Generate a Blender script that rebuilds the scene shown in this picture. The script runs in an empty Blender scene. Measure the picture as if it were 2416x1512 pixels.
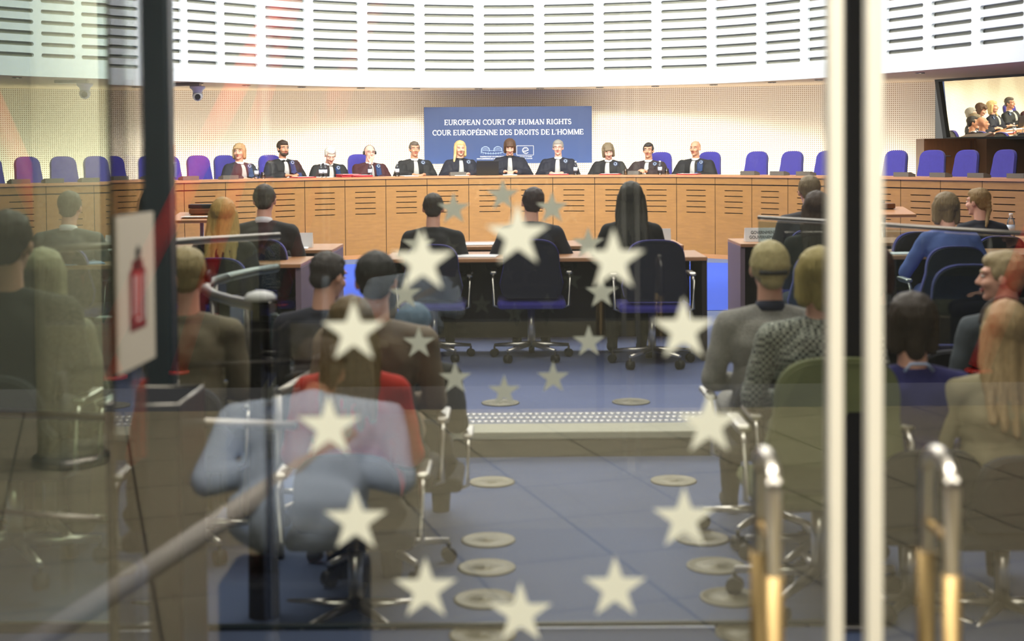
import bpy, bmesh, math, random
from mathutils import Vector, Matrix, noise
from mathutils.bvhtree import BVHTree
random.seed(7)
PI = math.pi
SC = bpy.context.scene
COL = SC.collection
V = Vector

# ------------------------------------------------------------------ camera
F = 3300.0
PITCH = math.radians(1.8)
ROLL = math.radians(-0.42)
PY0 = 361 + F * math.tan(PITCH)
EYE = 1.5
CM = Matrix.Rotation(PI / 2 - PITCH, 3, 'X') @ Matrix.Rotation(ROLL, 3, 'Z')
cam_d = bpy.data.cameras.new('camera')
cam = bpy.data.objects.new('camera', cam_d)
COL.objects.link(cam)
cam.matrix_world = Matrix.Translation((0, 0, EYE)) @ CM.to_4x4()
cam_d.sensor_width = 36
cam_d.lens = F / 2416 * 36
cam_d.shift_y = (PY0 - 756) / 2416
cam_d.clip_start = 0.05
cam_d.dof.use_dof = True
cam_d.dof.focus_distance = 19.5
cam_d.dof.aperture_fstop = 2.5
SC.camera = cam

SC.view_settings.view_transform = 'Standard'
SC.view_settings.look = 'None'
SC.view_settings.gamma = 1
SC.view_settings.use_curve_mapping = False
SC.view_settings.exposure = 0.12
SC.cycles.use_denoising = True
SC.cycles.transparent_max_bounces = 32
SC.cycles.max_bounces = 6
SC.cycles.sample_clamp_indirect = 6
SC.cycles.caustics_reflective = False
SC.cycles.caustics_refractive = False

w = bpy.data.worlds.new('world')
SC.world = w
w.use_nodes = True
w.node_tree.nodes['Background'].inputs[0].default_value = (1, .96, .9, 1)
w.node_tree.nodes['Background'].inputs[1].default_value = 0.22


def area(name, loc, rot, sx, sy, power, col=(1, .95, .86), shape='RECTANGLE'):
    d = bpy.data.lights.new(name, 'AREA')
    d.shape = shape
    d.size = sx
    d.size_y = sy
    d.energy = power
    d.color = col
    o = bpy.data.objects.new(name, d)
    COL.objects.link(o)
    o.location = loc
    o.rotation_euler = rot
    return o


area('courtroom_ceiling_light', (0, 15.0, 5.85), (0, 0, 0), 9, 8, 1150)
_l = area('courtroom_wash_light', (0, 12.5, 5.7), (math.radians(64), 0, 0), 8, 1.5, 620)
_l.data.spread = math.radians(75)
area('gallery_ceiling_light', (0, 6.2, 4.6), (0, 0, 0), 6, 3, 220)
area('foyer_ceiling_light', (0, -1.6, 3.3), (0, 0, 0), 5, 3.5, 240)
area('strut_fill_light', (0, -3.0, 3.25), (math.radians(-48), 0, 0), 5, .6, 330)  # added light that makes the red struts show in the glass
area('door_front_fill_light', (-.2, 1.9, 3.2), (math.radians(-32), 0, 0), 4, .5, 175)  # added fill for the glass-facing sides of foyer things and the stars
for _i in range(7):  # lights added without fixtures to brighten the back wall from its foot
    _a = -.50 + .155 * _i
    area('wall_fill_light', (-.56 + 13.5 * math.sin(_a), 8.57 + 13.5 * math.cos(_a), .75), (math.radians(108), 0, -_a), 2.0, .12, 40)
area('vestibule_ceiling_light', (0, 3.6, 3.0), (0, 0, 0), 1.8, 1.6, 40)


def ray(px, py):
    return CM @ V(((px - 1208) / F, -(py - PY0) / F, -1))


def at(px, py, d):
    r = ray(px, py)
    return V((0, 0, EYE)) + r * (d / r.y)


def onz(px, py, z):
    r = ray(px, py)
    return V((0, 0, EYE)) + r * ((z - EYE) / r.z)


def proj(p):
    q = CM.transposed() @ (V(p) - V((0, 0, EYE)))
    return (1208 + F * q.x / -q.z, PY0 - F * q.y / -q.z)


# ------------------------------------------------------------------ materials
MATS = {}


def s2l(c):
    return tuple(((v / 255) / 12.92 if v / 255 < .04045 else ((v / 255 + .055) / 1.055) ** 2.4) for v in c)


def mat(name, rgb, rough=.6, metal=0., var=.06, scale=8., stretch=None, bump=0., bscale=60., sheen=0., coat=0., spec=.5):
    if name in MATS:
        return MATS[name]
    m = bpy.data.materials.new(name)
    m.use_nodes = True
    nt = m.node_tree
    b = nt.nodes['Principled BSDF']
    c = s2l(rgb)
    b.inputs['Roughness'].default_value = rough
    b.inputs['Metallic'].default_value = metal
    b.inputs['Specular IOR Level'].default_value = spec
    b.inputs['Coat Weight'].default_value = coat
    if sheen:
        b.inputs['Sheen Weight'].default_value = sheen
    tc = nt.nodes.new('ShaderNodeTexCoord')
    mp = nt.nodes.new('ShaderNodeMapping')
    if stretch:
        mp.inputs['Scale'].default_value = stretch
    nt.links.new(tc.outputs['Object'], mp.inputs[0])
    n = nt.nodes.new('ShaderNodeTexNoise')
    n.inputs['Scale'].default_value = scale
    n.inputs['Detail'].default_value = 3
    nt.links.new(mp.outputs[0], n.inputs['Vector'])
    mx = nt.nodes.new('ShaderNodeMix')
    mx.data_type = 'RGBA'
    mx.inputs['A'].default_value = tuple(min(1, v * (1 - var * 2)) for v in c) + (1,)
    mx.inputs['B'].default_value = tuple(min(1, v * (1 + var * 2)) for v in c) + (1,)
    nt.links.new(n.outputs['Fac'], mx.inputs['Factor'])
    nt.links.new(mx.outputs['Result'], b.inputs['Base Color'])
    if bump:
        n2 = nt.nodes.new('ShaderNodeTexNoise')
        n2.inputs['Scale'].default_value = bscale
        nt.links.new(mp.outputs[0], n2.inputs['Vector'])
        bp = nt.nodes.new('ShaderNodeBump')
        bp.inputs['Strength'].default_value = bump
        bp.inputs['Distance'].default_value = .01
        nt.links.new(n2.outputs['Fac'], bp.inputs['Height'])
        nt.links.new(bp.outputs[0], b.inputs['Normal'])
    MATS[name] = m
    return m


def emis(name, rgb, s):
    m = bpy.data.materials.new(name)
    m.use_nodes = True
    b = m.node_tree.nodes['Principled BSDF']
    b.inputs['Base Color'].default_value = s2l(rgb) + (1,)
    b.inputs['Emission Color'].default_value = s2l(rgb) + (1,)
    b.inputs['Emission Strength'].default_value = s
    MATS[name] = m
    return m


def glass(name, tint, refl, rough=0.0, milky=0., milkcol=(.7, .72, .62)):
    m = bpy.data.materials.new(name)
    m.use_nodes = True
    nt = m.node_tree
    nt.nodes.clear()
    out = nt.nodes.new('ShaderNodeOutputMaterial')
    tr = nt.nodes.new('ShaderNodeBsdfTransparent')
    tr.inputs[0].default_value = tint + (1,)
    gl = nt.nodes.new('ShaderNodeBsdfGlossy')
    gl.inputs['Roughness'].default_value = rough
    lw = nt.nodes.new('ShaderNodeFresnel')
    lw.inputs['IOR'].default_value = 1.5
    ad = nt.nodes.new('ShaderNodeMath')
    ad.operation = 'ADD'
    ad.use_clamp = True
    ad.inputs[1].default_value = refl
    nt.links.new(lw.outputs[0], ad.inputs[0])
    mx = nt.nodes.new('ShaderNodeMixShader')
    nt.links.new(ad.outputs[0], mx.inputs[0])
    nt.links.new(tr.outputs[0], mx.inputs[1])
    nt.links.new(gl.outputs[0], mx.inputs[2])
    last = mx
    if milky:
        df = nt.nodes.new('ShaderNodeBsdfDiffuse')
        df.inputs[0].default_value = milkcol + (1,)
        m2 = nt.nodes.new('ShaderNodeMixShader')
        m2.inputs[0].default_value = milky
        nt.links.new(mx.outputs[0], m2.inputs[1])
        nt.links.new(df.outputs[0], m2.inputs[2])
        last = m2
    nt.links.new(last.outputs[0], out.inputs[0])
    MATS[name] = m
    return m


M_white = mat('white_paint', (216, 222, 224), .5, var=.01)
M_slotback = mat('grey_backing', (160, 160, 148), .9, var=.15, scale=1.2)
M_soffit = mat('beige_plaster', (225, 200, 170), .8, var=.02)
M_oak = mat('oak_veneer', (160, 116, 64), .4, var=.10, scale=5, stretch=(1.2, 1.2, 7), coat=.15)
M_oak2 = mat('oak_edge', (188, 136, 94), .35, var=.05, scale=5)
M_walnut = mat('brown_veneer', (110, 66, 32), .4, var=.15, scale=5, stretch=(7, 7, 1))
M_darkwood = mat('dark_panel', (52, 42, 38), .5, var=.1)
M_lilac = mat('lilac_brown_panel', (128, 108, 118), .6, var=.04)
M_black = mat('black_plastic', (18, 18, 20), .5, var=.05)
M_blue = mat('blue_upholstery', (62, 56, 150), .9, var=.07, scale=30, bump=.3, bscale=300, sheen=.2)
M_bluedark = mat('dark_blue_shell', (24, 27, 46), .7, var=.05)
M_chrome = mat('polished_steel', (215, 210, 200), .28, metal=1, var=.02)
M_brass = mat('brass', (176, 150, 104), .45, metal=1, var=.06)
M_steel = mat('brushed_steel', (150, 145, 138), .35, metal=1, var=.04)
M_frame = mat('cream_aluminium', (226, 222, 208), .45, var=.01)
M_post = mat('dark_teal_post', (20, 38, 48), .45, var=.05)
M_rubber = mat('black_gasket', (10, 10, 11), .7)
M_paper = mat('white_paper', (240, 240, 240), .8, var=.01)
M_bluepaper = mat('pale_blue_paper', (150, 175, 215), .8, var=.02)
M_red = mat('red_card', (170, 40, 55), .6)
M_redsteel = mat('red_painted_steel', (206, 44, 28), .45, var=.08)
M_stone = mat('grey_stone', (74, 72, 64), .6, var=.12, scale=3)
M_nosing = mat('pale_stone_edge', (158, 158, 140), .6, var=.04)
M_tan = mat('tan_stone', (134, 122, 98), .6, var=.06, scale=3)
M_stud = mat('steel_stud', (235, 235, 235), .25, metal=.6)
M_carpet = mat('slate_blue_carpet', (96, 108, 146), .95, var=.06, scale=2, bump=.2, bscale=400)
M_carpet_b = mat('bright_blue_carpet', (52, 84, 196), .95, var=.05, scale=3, bump=.2, bscale=400)
M_aisle = mat('aisle_blue_carpet', (84, 98, 130), .95, var=.08, scale=2, bump=.2, bscale=400)
M_disc = mat('bronze_disc', (118, 114, 96), .5, metal=.3, var=.05)
M_seat = mat('charcoal_seat_fabric', (38, 40, 46), .9, var=.1)
M_oliveseat = mat('olive_seat_fabric', (112, 118, 80), .9, var=.1)
M_sign = mat('cream_sign_card', (226, 214, 196), .7, var=.02)
M_signred = mat('sign_red', (126, 24, 34), .6, var=.1)
M_column = mat('pale_stipple_column', (214, 214, 186), .8, var=.2, scale=60)
M_wallg = mat('grey_plaster', (120, 118, 108), .8, var=.03)
M_ceil = mat('ceiling_white', (225, 225, 220), .8, var=.01)
M_banner = mat('banner_blue', (36, 60, 112), .45, var=.06, scale=2)
M_print = mat('print_white', (240, 240, 240), .6, var=.0)
M_printsoft = mat('print_pale_blue', (170, 190, 225), .6, var=.0)
M_ink = mat('black_ink', (20, 20, 22), .7)
M_skin = [mat('skin_fair', (226, 172, 148), .5, var=.04, scale=20), mat('skin_warm', (206, 150, 120), .5, var=.05, scale=20),
          mat('skin_pink', (232, 178, 160), .5, var=.05, scale=20)]
M_lip = mat('lip', (176, 92, 84), .5)
M_eye = mat('eye_white', (225, 222, 215), .3, var=0)
M_iris = mat('iris_dark', (40, 32, 28), .3)
M_bottle = glass('bottle_plastic', (.95, .965, .99), .02)
M_liquid = mat('bottle_label', (205, 220, 240), .4)
M_door = glass('door_glass', (.965, .975, .965), .05)
M_door2 = glass('inner_door_glass', (.965, .975, .97), .0)
M_balus = glass('balustrade_glass', (.80, .88, .87), .03)
M_side = glass('satin_side_glass', (.84, .91, .83), .05, 0, milky=.10)
M_mirror = glass('booth_glass', (.16, .18, .14), .70)
M_mirror.node_tree.nodes['Glossy BSDF'].inputs[0].default_value = (1, .97, .78, 1)
M_boothin = mat('booth_interior', (150, 146, 96), .8)


def star_mat():
    m = bpy.data.materials.new('star_sticker')
    m.use_nodes = True
    nt = m.node_tree
    nt.nodes.clear()
    out = nt.nodes.new('ShaderNodeOutputMaterial')
    a = nt.nodes.new('ShaderNodeBsdfDiffuse')
    b = nt.nodes.new('ShaderNodeBsdfTranslucent')
    a.inputs[0].default_value = (.86, .87, .78, 1)
    b.inputs[0].default_value = (.86, .87, .78, 1)
    mx = nt.nodes.new('ShaderNodeMixShader')
    mx.inputs[0].default_value = .45
    nt.links.new(a.outputs[0], mx.inputs[1])
    nt.links.new(b.outputs[0], mx.inputs[2])
    nt.links.new(mx.outputs[0], out.inputs[0])
    return m


M_star = star_mat()


def perf_mat():
    m = bpy.data.materials.new('perforated_panel')
    m.use_nodes = True
    nt = m.node_tree
    b = nt.nodes['Principled BSDF']
    b.inputs['Roughness'].default_value = .7
    uv = nt.nodes.new('ShaderNodeUVMap')
    vm = nt.nodes.new('ShaderNodeVectorMath')
    vm.operation = 'SCALE'
    vm.inputs['Scale'].default_value = 1 / .031
    nt.links.new(uv.outputs[0], vm.inputs[0])
    fr = nt.nodes.new('ShaderNodeVectorMath')
    fr.operation = 'FRACTION'
    nt.links.new(vm.outputs[0], fr.inputs[0])
    ds = nt.nodes.new('ShaderNodeVectorMath')
    ds.operation = 'DISTANCE'
    nt.links.new(fr.outputs[0], ds.inputs[0])
    ds.inputs[1].default_value = (.5, .5, 0)
    lt = nt.nodes.new('ShaderNodeMath')
    lt.operation = 'LESS_THAN'
    lt.inputs[1].default_value = .27
    nt.links.new(ds.outputs['Value'], lt.inputs[0])
    mx = nt.nodes.new('ShaderNodeMix')
    mx.data_type = 'RGBA'
    mx.inputs['A'].default_value = s2l((248, 238, 220)) + (1,)
    mx.inputs['B'].default_value = s2l((166, 136, 104)) + (1,)
    nt.links.new(lt.outputs[0], mx.inputs['Factor'])
    nt.links.new(mx.outputs['Result'], b.inputs['Base Color'])
    return m


M_perf = perf_mat()


def tile_mat(name, rgb, size, rot=0):
    m = mat(name, rgb, .35, var=.06, scale=2)
    nt = m.node_tree
    b = nt.nodes['Principled BSDF']
    tc = nt.nodes.new('ShaderNodeTexCoord')
    mp = nt.nodes.new('ShaderNodeMapping')
    mp.inputs['Scale'].default_value = (1 / size, 1 / size, 1)
    mp.inputs['Rotation'].default_value = (0, 0, rot)
    nt.links.new(tc.outputs['Object'], mp.inputs[0])
    br = nt.nodes.new('ShaderNodeTexBrick')
    br.offset = 0
    br.inputs['Scale'].default_value = 1
    br.inputs['Brick Width'].default_value = 1
    br.inputs['Row Height'].default_value = 1
    br.inputs['Mortar Size'].default_value = .012
    c = s2l(rgb)
    br.inputs['Color1'].default_value = c + (1,)
    br.inputs['Color2'].default_value = tuple(v * .9 for v in c) + (1,)
    br.inputs['Mortar'].default_value = tuple(v * .3 for v in c) + (1,)
    nt.links.new(mp.outputs[0], br.inputs[0])
    nt.links.new(br.outputs[0], b.inputs['Base Color'])
    return m


M_tile = tile_mat('foyer_tile', (156, 148, 124), .6, .3)


def weave_mat(name, ca, cb, sc):
    m = mat(name, ca, .9)
    nt = m.node_tree
    b = nt.nodes['Principled BSDF']
    tc = nt.nodes.new('ShaderNodeTexCoord')
    ck = nt.nodes.new('ShaderNodeTexChecker')
    ck.inputs['Scale'].default_value = sc
    ck.inputs['Color1'].default_value = s2l(ca) + (1,)
    ck.inputs['Color2'].default_value = s2l(cb) + (1,)
    nt.links.new(tc.outputs['Object'], ck.inputs['Vector'])
    nt.links.new(ck.outputs[0], b.inputs['Base Color'])
    return m


# ------------------------------------------------------------------ object helpers
def link(o, parent=None):
    COL.objects.link(o)
    if parent:
        o.parent = parent
    return o


def tag(o, label=None, cat=None, group=None, kind=None):
    if label:
        o['label'] = label
    if cat:
        o['category'] = cat
    if group:
        o['group'] = group
    if kind:
        o['kind'] = kind
    return o


def thing(name, label, cat, loc=(0, 0, 0), rz=0, group=None):
    o = bpy.data.objects.new(name, None)
    o.empty_display_size = .1
    o.location = loc
    o.rotation_euler = (0, 0, rz)
    link(o)
    return tag(o, label, cat, group)


def obj(name, bm, mats, parent=None, smooth=False, label=None):
    me = bpy.data.meshes.new(name)
    bm.normal_update()
    bm.to_mesh(me)
    bm.free()
    for m in (mats if isinstance(mats, (list, tuple)) else [mats]):
        me.materials.append(m)
    if smooth:
        for p in me.polygons:
            p.use_smooth = True
    o = bpy.data.objects.new(name, me)
    link(o, parent)
    if label:
        o['label'] = label
    return o


def struct(name, bm, m, parent=None, smooth=False):
    o = obj(name, bm, m, parent, smooth)
    if not parent:
        o['kind'] = 'structure'
    return o


def copy_tree(o, parent=None):
    c = o.copy()
    link(c, None)
    if parent:
        c.parent = parent
    for ch in [x for x in o.children]:
        copy_tree(ch, c)
    return c


def B():
    return bmesh.new()


def box(bm, c, s, rot=None, bev=0, mi=0):
    m = Matrix.Translation(c)
    if rot:
        m = m @ (rot.to_4x4() if isinstance(rot, Matrix) else Matrix.Rotation(rot, 4, 'Z'))
    r = bmesh.ops.create_cube(bm, size=1, matrix=m @ Matrix.Diagonal((s[0], s[1], s[2], 1)))
    if bev:
        es = list({e for v in r['verts'] for e in v.link_edges})
        r2 = bmesh.ops.bevel(bm, geom=es, offset=bev, segments=2, profile=.5, affect='EDGES')
    if mi:
        for v in r['verts']:
            if v.is_valid:
                for f in v.link_faces:
                    f.material_index = mi
    return bm


def cyl(bm, a, b, r1, r2=None, seg=16, mi=0):
    a, b = V(a), V(b)
    r2 = r1 if r2 is None else r2
    d = b - a
    q = d.to_track_quat('Z', 'Y').to_matrix().to_4x4()
    r = bmesh.ops.create_cone(bm, cap_ends=True, segments=seg, radius1=r1, radius2=r2, depth=d.length,
                              matrix=Matrix.Translation((a + b) / 2) @ q)
    for v in r['verts']:
        for f in v.link_faces:
            f.material_index = mi
            if len(f.verts) == 4:
                f.smooth = True
    return bm


def ell(bm, c, r, rot=None, sub=2, mi=0):
    if not hasattr(r, '__len__'):
        r = (r, r, r)
    m = Matrix.Translation(c)
    if rot:
        m = m @ rot.to_4x4()
    g = bmesh.ops.create_icosphere(bm, subdivisions=sub, radius=1, matrix=m @ Matrix.Diagonal((r[0], r[1], r[2], 1)))
    for v in g['verts']:
        for f in v.link_faces:
            f.material_index = mi
            f.smooth = True
    return bm


def cap(bm, a, b, r1, r2=None, seg=14):
    r2 = r1 if r2 is None else r2
    cyl(bm, a, b, r1, r2, seg)
    ell(bm, a, r1)
    ell(bm, b, r2)


def tube(bm, pts, r, seg=12, closed=False, mi=0):
    pts = [V(p) for p in pts]
    n = len(pts)
    rings = []
    up = V((0, 0, 1))
    for i, p in enumerate(pts):
        t = (pts[min(i + 1, n - 1)] - pts[max(i - 1, 0)]).normalized()
        x = t.cross(up)
        if x.length < .1:
            x = t.cross(V((0, 1, 0)))
        x.normalize()
        y = x.cross(t)
        rr = r[i] if hasattr(r, '__len__') else r
        rings.append([bm.verts.new(p + (x * math.cos(2 * PI * k / seg) + y * math.sin(2 * PI * k / seg)) * rr) for k in range(seg)])
    for i in range(n - 1):
        for k in range(seg):
            f = bm.faces.new((rings[i][k], rings[i][(k + 1) % seg], rings[i + 1][(k + 1) % seg], rings[i + 1][k]))
            f.smooth = True
            f.material_index = mi
    bm.faces.new(rings[0][::-1])
    bm.faces.new(rings[-1])
    return bm


def lathe(bm, prof, c=(0, 0, 0), seg=20, mi=0):
    rings = []
    for r, z in prof:
        rings.append([bm.verts.new((c[0] + r * math.cos(2 * PI * k / seg), c[1] + r * math.sin(2 * PI * k / seg), c[2] + z)) for k in range(seg)])
    for i in range(len(prof) - 1):
        for k in range(seg):
            f = bm.faces.new((rings[i][k], rings[i][(k + 1) % seg], rings[i + 1][(k + 1) % seg], rings[i + 1][k]))
            f.smooth = True
            f.material_index = mi
    bm.faces.new(rings[0][::-1])
    bm.faces.new(rings[-1])
    return bm


def prism(bm, pts, fn, th, mi=0):
    """closed 2-D outline -> solid; fn(u, v, w) gives the 3-D point, w in 0..th"""
    a = [bm.verts.new(fn(u, v, 0)) for u, v in pts]
    b = [bm.verts.new(fn(u, v, th)) for u, v in pts]
    n = len(pts)
    f = bm.faces.new(a)
    f.material_index = mi
    f = bm.faces.new(b[::-1])
    f.material_index = mi
    for i in range(n):
        f = bm.faces.new((a[i], b[i], b[(i + 1) % n], a[(i + 1) % n]))
        f.material_index = mi
    return bm


def remesh(bm, voxel, smooth=3, wave=None):
    """fuse overlapping shapes into one continuous skin"""
    me = bpy.data.meshes.new('tmp')
    bm.to_mesh(me)
    bm.free()
    o = bpy.data.objects.new('tmp', me)
    COL.objects.link(o)
    md = o.modifiers.new('r', 'REMESH')
    md.mode = 'VOXEL'
    md.voxel_size = voxel
    dg = bpy.context.evaluated_depsgraph_get()
    e = o.evaluated_get(dg)
    out = bmesh.new()
    out.from_mesh(e.to_mesh())
    e.to_mesh_clear()
    bpy.data.objects.remove(o)
    bpy.data.meshes.remove(me)
    for _ in range(smooth):
        bmesh.ops.smooth_vert(out, verts=out.verts, factor=.5, use_axis_x=True, use_axis_y=True, use_axis_z=True)
    if wave:
        for v in out.verts:
            v.co += wave(v.co)
    for f in out.faces:
        f.smooth = True
    return out


# ------------------------------------------------------------------ plan curves
class Curve:
    def __init__(s, pts, n=24):
        P = [V((p[0], p[1], 0)) for p in pts]
        P = [P[0] * 2 - P[1]] + P + [P[-1] * 2 - P[-2]]
        out = []
        for i in range(1, len(P) - 2):
            p0, p1, p2, p3 = P[i - 1:i + 3]
            for k in range(n):
                t = k / n
                out.append(.5 * ((2 * p1) + (p2 - p0) * t + (2 * p0 - 5 * p1 + 4 * p2 - p3) * t * t + (3 * p1 - p0 - 3 * p2 + p3) * t ** 3))
        out.append(P[-2])
        for _ in range(40):
            out = [out[0]] + [(out[i - 1] + out[i] * 2 + out[i + 1]) / 4 for i in range(1, len(out) - 1)] + [out[-1]]
        s.p = out
        s.s = [0]
        for i in range(1, len(out)):
            s.s.append(s.s[-1] + (out[i] - out[i - 1]).length)
        s.L = s.s[-1]

    def pos(s, u):
        u = max(0, min(s.L - 1e-6, u))
        lo, hi = 0, len(s.s) - 1
        while hi - lo > 1:
            m = (lo + hi) // 2
            if s.s[m] <= u:
                lo = m
            else:
                hi = m
        t = (u - s.s[lo]) / (s.s[hi] - s.s[lo])
        return s.p[lo].lerp(s.p[hi], t)

    def nrm(s, u):  # towards the room centre
        a, b = s.pos(u - .15), s.pos(u + .15)
        t = (b - a).normalized()
        return V((t.y, -t.x, 0))

    def u_at_px(s, px, z):
        lo, hi = 0, s.L
        for _ in range(40):
            m = (lo + hi) / 2
            q = s.pos(m)
            if proj((q.x, q.y, z))[0] < px:
                lo = m
            else:
                hi = m
        return (lo + hi) / 2

    def P(s, u, z, off=0):
        q = s.pos(u) + s.nrm(u) * off
        return V((q.x, q.y, z))


DRUM = Curve([(-7.9, 15.4), (-6.4, 17.45), (-5.6, 18.3), (-4.6, 19.2), (-3.6, 20.25), (-2.5, 21.15), (-.2, 21.85), (2.5, 21.3), (3.7, 20.4),
              (4.5, 19.35), (5.3, 17.85), (5.96, 16.2), (6.6, 14.4)])
BEN = Curve([(-7.3, 15.2), (-6.1, 16.7), (-4.4, 18.2), (-2.45, 19.85), (0, 20.6), (2.4, 19.95), (4.2, 18.0), (5.65, 15.7), (6.6, 14.0)])


def wall_pt(ang, z, off=0):
    return V((-.56 + (14.4 - off) * math.sin(ang), 8.57 + (14.4 - off) * math.cos(ang), z))


def strip(bm, fa, fb, u0, u1, n, mi=0):
    """quad strip between two 3-D curves"""
    prev = None
    for i in range(n + 1):
        u = u0 + (u1 - u0) * i / n
        a, b = bm.verts.new(fa(u)), bm.verts.new(fb(u))
        if prev:
            f = bm.faces.new((prev[0], a, b, prev[1]))
            f.material_index = mi
            f.smooth = True
        prev = (a, b)


def cell(bm, curve, ua, ub, za, zb, ha, hb, zc, hh, th):
    """plate cell with a rounded slot from ha to hb, height 2*hh, depth th"""
    K = 8
    sw = hh
    segs = max(2, int((hb - ha) / .12))
    inner, outer = [], []
    for k in range(K + 1):  # left cap top->bottom
        a = PI / 2 + PI * k / K
        inner.append((ha + sw + math.cos(a) * sw, zc + math.sin(a) * hh))
    outer += [(ha + sw, zb), (ua, zb), (ua, zb * .7 + zc * .3), (ua, zb * .35 + zc * .65), (ua, zc), (ua, za * .35 + zc * .65), (ua, za * .7 + zc * .3), (ua, za), (ha + sw, za)]
    for k in range(1, segs):
        u = ha + sw + (hb - ha - 2 * sw) * k / segs
        inner.append((u, zc - hh))
        outer.append((u, za))
    for k in range(K + 1):
        a = -PI / 2 + PI * k / K
        inner.append((hb - sw + math.cos(a) * sw, zc + math.sin(a) * hh))
    outer += [(hb - sw, za), (ub, za), (ub, za * .7 + zc * .3), (ub, za * .35 + zc * .65), (ub, zc), (ub, zb * .35 + zc * .65), (ub, zb * .7 + zc * .3), (ub, zb), (hb - sw, zb)]
    for k in range(1, segs):
        u = hb - sw - (hb - ha - 2 * sw) * k / segs
        inner.append((u, zc + hh))
        outer.append((u, zb))
    vi = [bm.verts.new(curve.P(u, z)) for u, z in inner]
    vo = [bm.verts.new(curve.P(u, z)) for u, z in outer]
    vb = [bm.verts.new(curve.P(u, z, -th)) for u, z in inner]
    n = len(vi)
    for i in range(n):
        j = (i + 1) % n
        bm.faces.new((vi[i], vi[j], vo[j], vo[i]))
        bm.faces.new((vi[j], vi[i], vb[i], vb[j]))


# ------------------------------------------------------------------ room shell
ZS = 2.52
bm = B()
z0, dz = 2.79, .14
cols = [(-135, -60), (-20, 80), (98, 178), (193, 272), (288, 340), (356, 428), (443, 514), (530, 608), (627, 720), (740, 845), (867, 980), (1002, 1119), (1142, 1261), (1284, 1402), (1424, 1538),
        (1560, 1668), (1688, 1785), (1805, 1888), (1905, 1985), (2000, 2076), (2091, 2178), (2197, 2292), (2312, 2415), (2440, 2550)]
hs = [(DRUM.u_at_px(a, z0), DRUM.u_at_px(b, z0)) for a, b in cols]
for i, (a, b) in enumerate(hs):
    ua = (hs[i - 1][1] + a) / 2 if i else a - .08
    ub = (hs[i + 1][0] + b) / 2 if i < len(hs) - 1 else b + .08
    for k in range(13):
        zc = z0 + dz * k
        cell(bm, DRUM, ua, ub, zc - dz / 2, zc + dz / 2, a, b, zc, .026, .05)
uS, uE = hs[0][0] - .08, hs[-1][1] + .08
zt = z0 + dz * 12.5
strip(bm, lambda u: DRUM.P(u, ZS), lambda u: DRUM.P(u, z0 - dz / 2), uS, uE, 90)
strip(bm, lambda u: DRUM.P(u, zt), lambda u: DRUM.P(u, 6.0), uS, uE, 90)
strip(bm, lambda u: DRUM.P(u, ZS, -.06), lambda u: DRUM.P(u, ZS), uS, uE, 90)
struct('wall_drum', bm, M_white)
bm = B()
strip(bm, lambda u: DRUM.P(u, ZS + .02, -.065), lambda u: DRUM.P(u, 5.0, -.065), uS, uE, 90)
struct('wall_drum_backing', bm, M_slotback)

# perforated back wall
bm = B()
uvl = bm.loops.layers.uv.new('UVMap')
A0, A1 = -.62, .505
N = 80
prev = None
for i in range(N + 1):
    a = A0 + (A1 - A0) * i / N
    lo, hi = bm.verts.new(wall_pt(a, .3)), bm.verts.new(wall_pt(a, 2.6))
    if prev:
        f = bm.faces.new((prev[0], lo, hi, prev[1]))
        f.smooth = True
        us = [(prev[2] * 14.4, .3), (a * 14.4, .3), (a * 14.4, 2.6), (prev[2] * 14.4, 2.6)]
        for l, uvv in zip(f.loops, us):
            l[uvl].uv = uvv
    prev = (lo, hi, a)
struct('wall_back', bm, M_perf)
# soffit ring between drum and back wall
bm = B()
prev = None
for i in range(121):
    t = i / 120
    p = DRUM.P(uS + (uE - uS) * t, ZS + .01, -.05)
    b = wall_pt(-.66 + 1.32 * t, ZS + .01, -.1)
    if t > .86:
        b = V((8.9, 19.5 - (t - .86) * 36, ZS + .01))
    a_, b_ = bm.verts.new(p), bm.verts.new(b)
    if prev:
        bm.faces.new((prev[0], a_, b_, prev[1]))
    prev = (a_, b_)
struct('ceiling_soffit', bm, M_soffit)
# soffit downlights
dl = B()
lathe(dl, [(.05, .012), (.062, .012), (.062, 0), (.046, 0), (.046, .006), (.04, .008)], seg=20)
ring = obj('trim_ring', dl, M_steel)
e_ = B()
lathe(e_, [(.045, .004), (.045, .009)], seg=20)
M_lampE = emis('lamp_emission', (255, 244, 220), 7)
lens = obj('lens', e_, M_lampE)
first = thing('downlight', None, None)
ring.parent = first
lens.parent = first
dls = [(86, 200), (313, 209), (518, 206), (628, 209), (748, 211), (875, 213), (1000, 214), (1135, 214), (1268, 214), (1403, 212), (1530, 209), (1655, 206),
       (1775, 201), (1878, 197), (2103, 189)]
for i, (px, py) in enumerate(dls):
    o = first if i == 0 else copy_tree(first)
    u = DRUM.u_at_px(px, ZS)
    o.location = DRUM.P(u, ZS - .003, -.5)
    tag(o, 'small round recessed downlight glowing in the beige soffit below the slotted drum', 'ceiling light', 'downlights along the soffit')

# floors
bm = B()
box(bm, (0, 7.475 + 9, -.075), (20, 18, .15))
struct('floor', bm, M_carpet)
bm = B()
n = 64
prev = None
for i in range(n + 1):
    x = -9 + 18 * i / n
    far = 19.4 - .11 * abs(x) ** 1.7
    near = 13.15
    if far < near + .1:
        continue
    a_, b_ = bm.verts.new((x, near, .004)), bm.verts.new((x, far, .004))
    if prev:
        bm.faces.new((prev[0], a_, b_, prev[1]))
    prev = (a_, b_)
struct('floor_blue_inlay', bm, M_carpet_b)
bm = B()
box(bm, (0, 5.475, -.205), (20, 4.0, .15))
struct('floor_aisle', bm, M_aisle)
bm = B()
box(bm, (0, -.26, -.2), (20, 7.46, .14))
struct('floor_foyer', bm, M_tile)
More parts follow.
